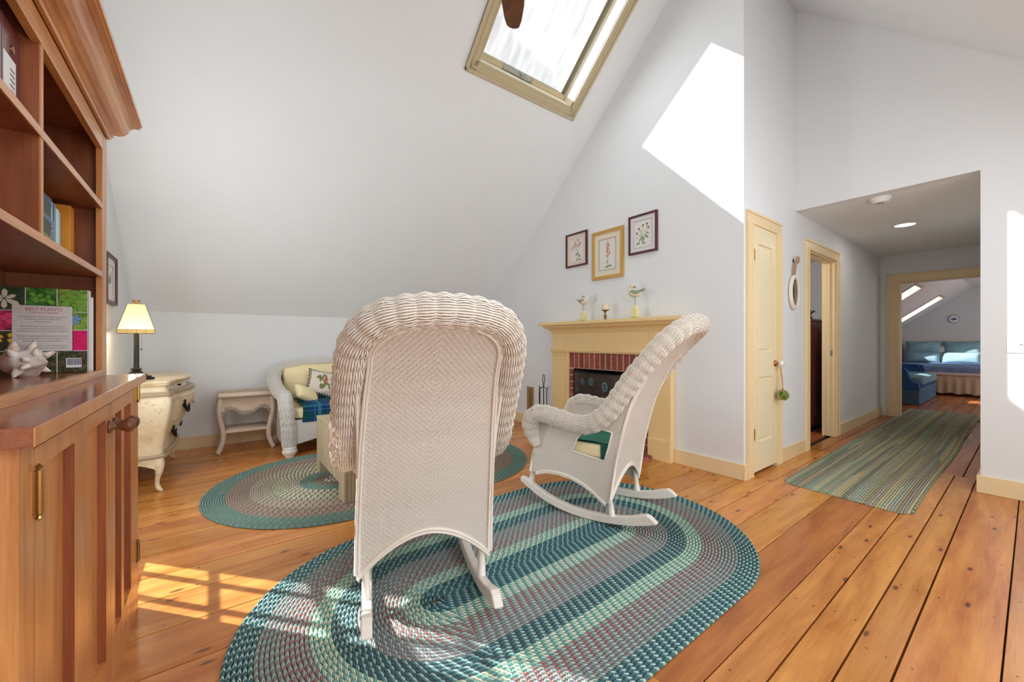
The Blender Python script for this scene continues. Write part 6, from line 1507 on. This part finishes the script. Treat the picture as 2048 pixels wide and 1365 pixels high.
for k, (xa, xb) in enumerate(sk_open):
    w_ = sroot('window_3' if k == 0 else 'window_4', (xa, 2.1, 1.4)); O2 = Vector((0, 2.6, ZB0)); b = B()
    for (x0, x1, t0, t1) in ((xa - 0.02, xa, tb(2.15), tb(1.22)), (xb, xb + 0.02, tb(2.15), tb(1.22)), (xa, xb, tb(2.15) - 0.02, tb(2.15)), (xa, xb, tb(1.22), tb(1.22) + 0.02)):
        r = bmesh.ops.create_cube(b.bm, size=1.0)
        for v in r['verts']: p = v.co.copy(); v.co = O2 + Vector(X_) * ((x0 + x1) / 2 + p.x * (x1 - x0)) + sb_ * ((t0 + t1) / 2 + p.y * (t1 - t0)) + nb_ * (0.10 + p.z * 0.20)
    b.out('shaft', M_SHAFT, w_)
    b = B(); b.slab(rect(xa - 0.05, xb + 0.05, tb(2.15) - 0.05, tb(1.22) + 0.05), [rect(xa, xb, tb(2.15), tb(1.22))], O2 - nb_ * 0.012, X_, sb_, nb_, 0.012); b.out('casing', M_SKTRIM, w_)
    b = B(); b.slab(rect(xa, xb, tb(2.15), tb(1.22)), [], O2 + nb_ * 0.19, X_, sb_, nb_, 0.005); b.out('skylight_glass', M_GLASS, w_)
# bed
bd = thing('bed', 'white framed bed with cream dust ruffle in the far bedroom', 'bed', (12.8, 0.9, 0))
M_DUV = m_fabric('blue_coverlet', c_(128, 154, 196), 0.25, 60); M_RUF = m_fabric('cream_dust_ruffle', c_(206, 184, 156), 0.12, 60); M_BEDW = paint('white_bed_frame', c_(196, 196, 196), 0.5)
hbp = [(-0.15, 0.0), (1.98, 0.0), (1.98, 0.95), (1.85, 0.985), (1.62, 1.07), (1.42, 1.115), (1.20, 1.07), (1.05, 1.055), (0.88, 1.07), (0.6, 1.115), (0.3, 1.07), (0.05, 0.985), (-0.15, 0.95)]
B().slab(hbp, [], (13.66, 0, 0), Y_, Z_, X_, 0.05).out('headboard', M_BEDW, bd)
for y in (-0.17, 2.01): B().lathe([(0.035, 0.0), (0.035, 0.98), (0.05, 1.0), (0.03, 1.03), (0.001, 1.04)], (13.64, y, 0), 12).out('bed_post', M_BEDW, bd, True)
B().slab([(1.60, 0.62), (1.95, 0.62), (1.95, 0.93), (1.60, 0.93)], [rect(1.66 + 0.0 + 0.09 * i, 1.72 + 0.09 * i, 0.68 + 0.08 * j, 0.73 + 0.08 * j) for i in range(3) for j in range(3)], (13.62, 0, 0), Y_, Z_, X_, 0.03).out('headboard_lattice', M_BEDW, bd)
b = B(); cushion(b, 11.78, 13.62, -0.12, 1.93, 0.30, 0.56, 0.01); b.out('mattress', M_RUF, bd, True)
b = B(); cushion(b, 11.76, 13.40, -0.14, 1.95, 0.44, 0.595, 0.012); b.out('coverlet', M_DUV, bd, True)
b = B(); b.grid(lambda i, j: Vector((11.765 + 0.012 * math.sin(i * 0.9) * (1 - j / 3) - 0.01 * (1 - j / 3), -0.13 + 2.08 * i / 119, 0.075 + 0.012 * math.sin(i * 0.4) + (0.40 - 0.075) * j / 3 if j else 0.055 + 0.012 * math.sin(i * 0.5))), 120, 4); b.out('dust_ruffle', M_RUF, bd, True)
b = B(); cushion(b, 11.745, 11.80, -0.15, 1.96, 0.40, 0.47, 0.004); b.out('coverlet_trim', m_fabric('white_piping', c_(214, 200, 190)), bd, True)
M_PIL = m_fabric('blue_paisley', c_(146, 180, 190), 0.35, 60); M_PILW = m_fabric('white_pillow_cotton', c_(214, 210, 204), 0.08, 60)
for (y, z, lab, hh) in ((1.60, 0.90, 'upper blue patterned pillow on the left side of the far bed', 0.34), (0.99, 0.90, 'upper blue patterned pillow on the right side of the far bed', 0.34), (1.60, 0.69, 'lower blue patterned pillow on the left side of the far bed', 0.26), (0.99, 0.69, 'lower blue patterned pillow on the right side of the far bed', 0.26)):
    p = thing('bed_pillow', lab, 'pillow', (13.42 if z > 0.8 else 13.25, y, z + 0.03), group='blue pillows on the bed'); p.rotation_euler = (0, math.radians(-14), PI / 2)
    p.rotation_euler = (math.radians(-14), 0, PI / 2 * -1)
    pillow_bm(0.60, hh, 0.20, 14, 0.06).out('pillow_body', M_PIL, p, local=True)
p = thing('bed_pillow', 'small white pillow between the blue ones on the far bed', 'pillow', (13.42, 1.30, 0.80)); p.rotation_euler = (math.radians(-10), 0, -PI / 2); pillow_bm(0.30, 0.40, 0.14, 12, 0.05).out('pillow_body', M_PILW, p, local=True)
# blue settee at the foot of the bed, its arm towards the doorway
ac = thing('blue_settee', 'low blue upholstered settee just inside the far bedroom, its arm towards the hall', 'sofa', (10.5, 1.5, 0))
M_BLU = m_fabric('blue_upholstery', c_(58, 100, 152), 0.2, 80); M_BLU2 = m_fabric('slate_blue_skirt', c_(86, 116, 142), 0.2, 80); M_SEAT = m_fabric('pale_blue_stripe', c_(126, 158, 172), 0.3, 80)
prof = [(1.20, 0.02), (1.92, 0.02), (1.92, 0.60), (1.60, 0.615), (1.42, 0.61), (1.365, 0.595), (1.335, 0.555), (1.32, 0.48), (1.295, 0.425), (1.25, 0.385), (1.20, 0.365)]
for x0 in (9.57, 11.30):
    B().slab(prof, [], (x0, 0, 0), Y_, Z_, X_, 0.16).out('arm', M_BLU, ac); B().tube([(x0 - 0.004, 1.385, 0.583), (x0 + 0.164, 1.385, 0.583)], 0.036, 14).tube([(x0 - 0.008, 1.40, 0.60), (x0 + 0.168, 1.90, 0.61)], 0.03, 10).out('arm_roll', M_BLU, ac, True)
b = B(); cushion(b, 9.73, 11.30, 1.74, 1.93, 0.30, 0.74, 0.02); b.out('backrest', M_BLU, ac, True)
for x0 in (9.735, 10.52): b = B(); cushion(b, x0, x0 + 0.775, 1.16, 1.76, 0.33, 0.475, 0.015); b.out('seat_cushion', M_SEAT, ac, True)
B().box(9.58, 11.45, 1.21, 1.90, 0.10, 0.335).out('base', M_BLU, ac)
b = B(); b.grid(lambda i, j: Vector((9.562 + 1.90 * i / 59, 1.188 + 0.004 * math.sin(i * 1.3), 0.01 + 0.28 * j)), 60, 2); b.grid(lambda i, j: Vector((9.560 + 0.003 * math.sin(i * 1.3), 1.188 + 0.74 * i / 19, 0.01 + 0.24 * j)), 20, 2); b.out('skirt', M_BLU2, ac, True)
# wall plate
wp = thing('wall_plate', 'white china plate with blue flower painting hanging on the bedroom wall', 'plate', (XB - 0.02, 1.143, 1.6))
b = B(); b.grid(lambda i, j: Vector((XB - 0.004 - (0.0, 0.018, 0.012, 0.010)[i], 1.143 + (0.0875, 0.095, 0.062, 0.001)[i] * math.cos(j * PI / 16), 1.613 + (0.092, 0.10, 0.066, 0.001)[i] * math.sin(j * PI / 16))), 4, 32, cv=True); b.out('plate_body', M_PORC, wp, True)
b = B(); b.tube([(XB - 0.022, 1.143 + 0.091 * math.cos(k * PI / 16), 1.613 + 0.096 * math.sin(k * PI / 16)) for k in range(32)], 0.003, 5, closed=True)
for k in range(9): a = 0.3 + k * 0.31; b.tube([(XB - 0.020, 1.143, 1.59), (XB - 0.020, 1.143 + 0.05 * math.cos(a), 1.59 + 0.045 * math.sin(a))], [0.002, 0.007], 5)
b.out('blue_painting', mat('cobalt', c_(90, 112, 160), 0.3), wp)

# ---------------------------------------------------------------- ceiling fan (only one blade tip in view)
fn = thing('ceiling_fan', 'ceiling fan with dark wooden blades hanging below the ridge', 'fan', (0.985, 1.30, 2.95))
FX, FY, FZ = 0.985, 1.30, 2.935
zc = roof_s(1.30) - 0.02
B().lathe([(0.001, 0.0), (0.012, 0.0), (0.012, zc - FZ), (0.001, zc - FZ)], (FX, FY, FZ), 10).out('downrod', M_BRASS, fn, True)
B().lathe([(0.001, -0.06), (0.05, -0.055), (0.09, -0.02), (0.10, 0.02), (0.09, 0.07), (0.05, 0.10), (0.02, 0.12)], (FX, FY, FZ), 24).out('motor_housing', M_BRASS, fn, True)
B().lathe([(0.001, 0.0), (0.05, 0.0), (0.07, 0.05), (0.001, 0.08)], (FX, FY, zc - 0.04), 20).out('canopy', M_BRASS, fn, True)
a0 = math.atan2(1.845 - FY, 1.400 - FX)
blade_p = [(0.16, -0.045), (0.22, -0.055), (0.40, -0.064), (0.52, -0.062), (0.62, -0.050), (0.672, -0.036), (0.684, -0.020), (0.688, 0.0), (0.684, 0.020), (0.672, 0.036), (0.62, 0.050), (0.52, 0.062), (0.40, 0.064), (0.22, 0.055), (0.16, 0.045)]
for k in range(5):
    a = a0 + k * 2 * PI / 5; U = Vector((math.cos(a), math.sin(a), 0)); V = Vector((-math.sin(a), math.cos(a), 0.18)).normalized(); Nn = U.cross(V)
    B().slab(blade_p, [], (FX, FY, FZ), U, V, Nn, 0.007).out('blade', M_FAN, fn)
    B().slab([(0.08, -0.02), (0.20, -0.03), (0.24, 0.0), (0.20, 0.03), (0.08, 0.02)], [], Vector((FX, FY, FZ)) - Nn * 0.008, U, V, Nn, 0.006).out('blade_arm', M_BRASS, fn)
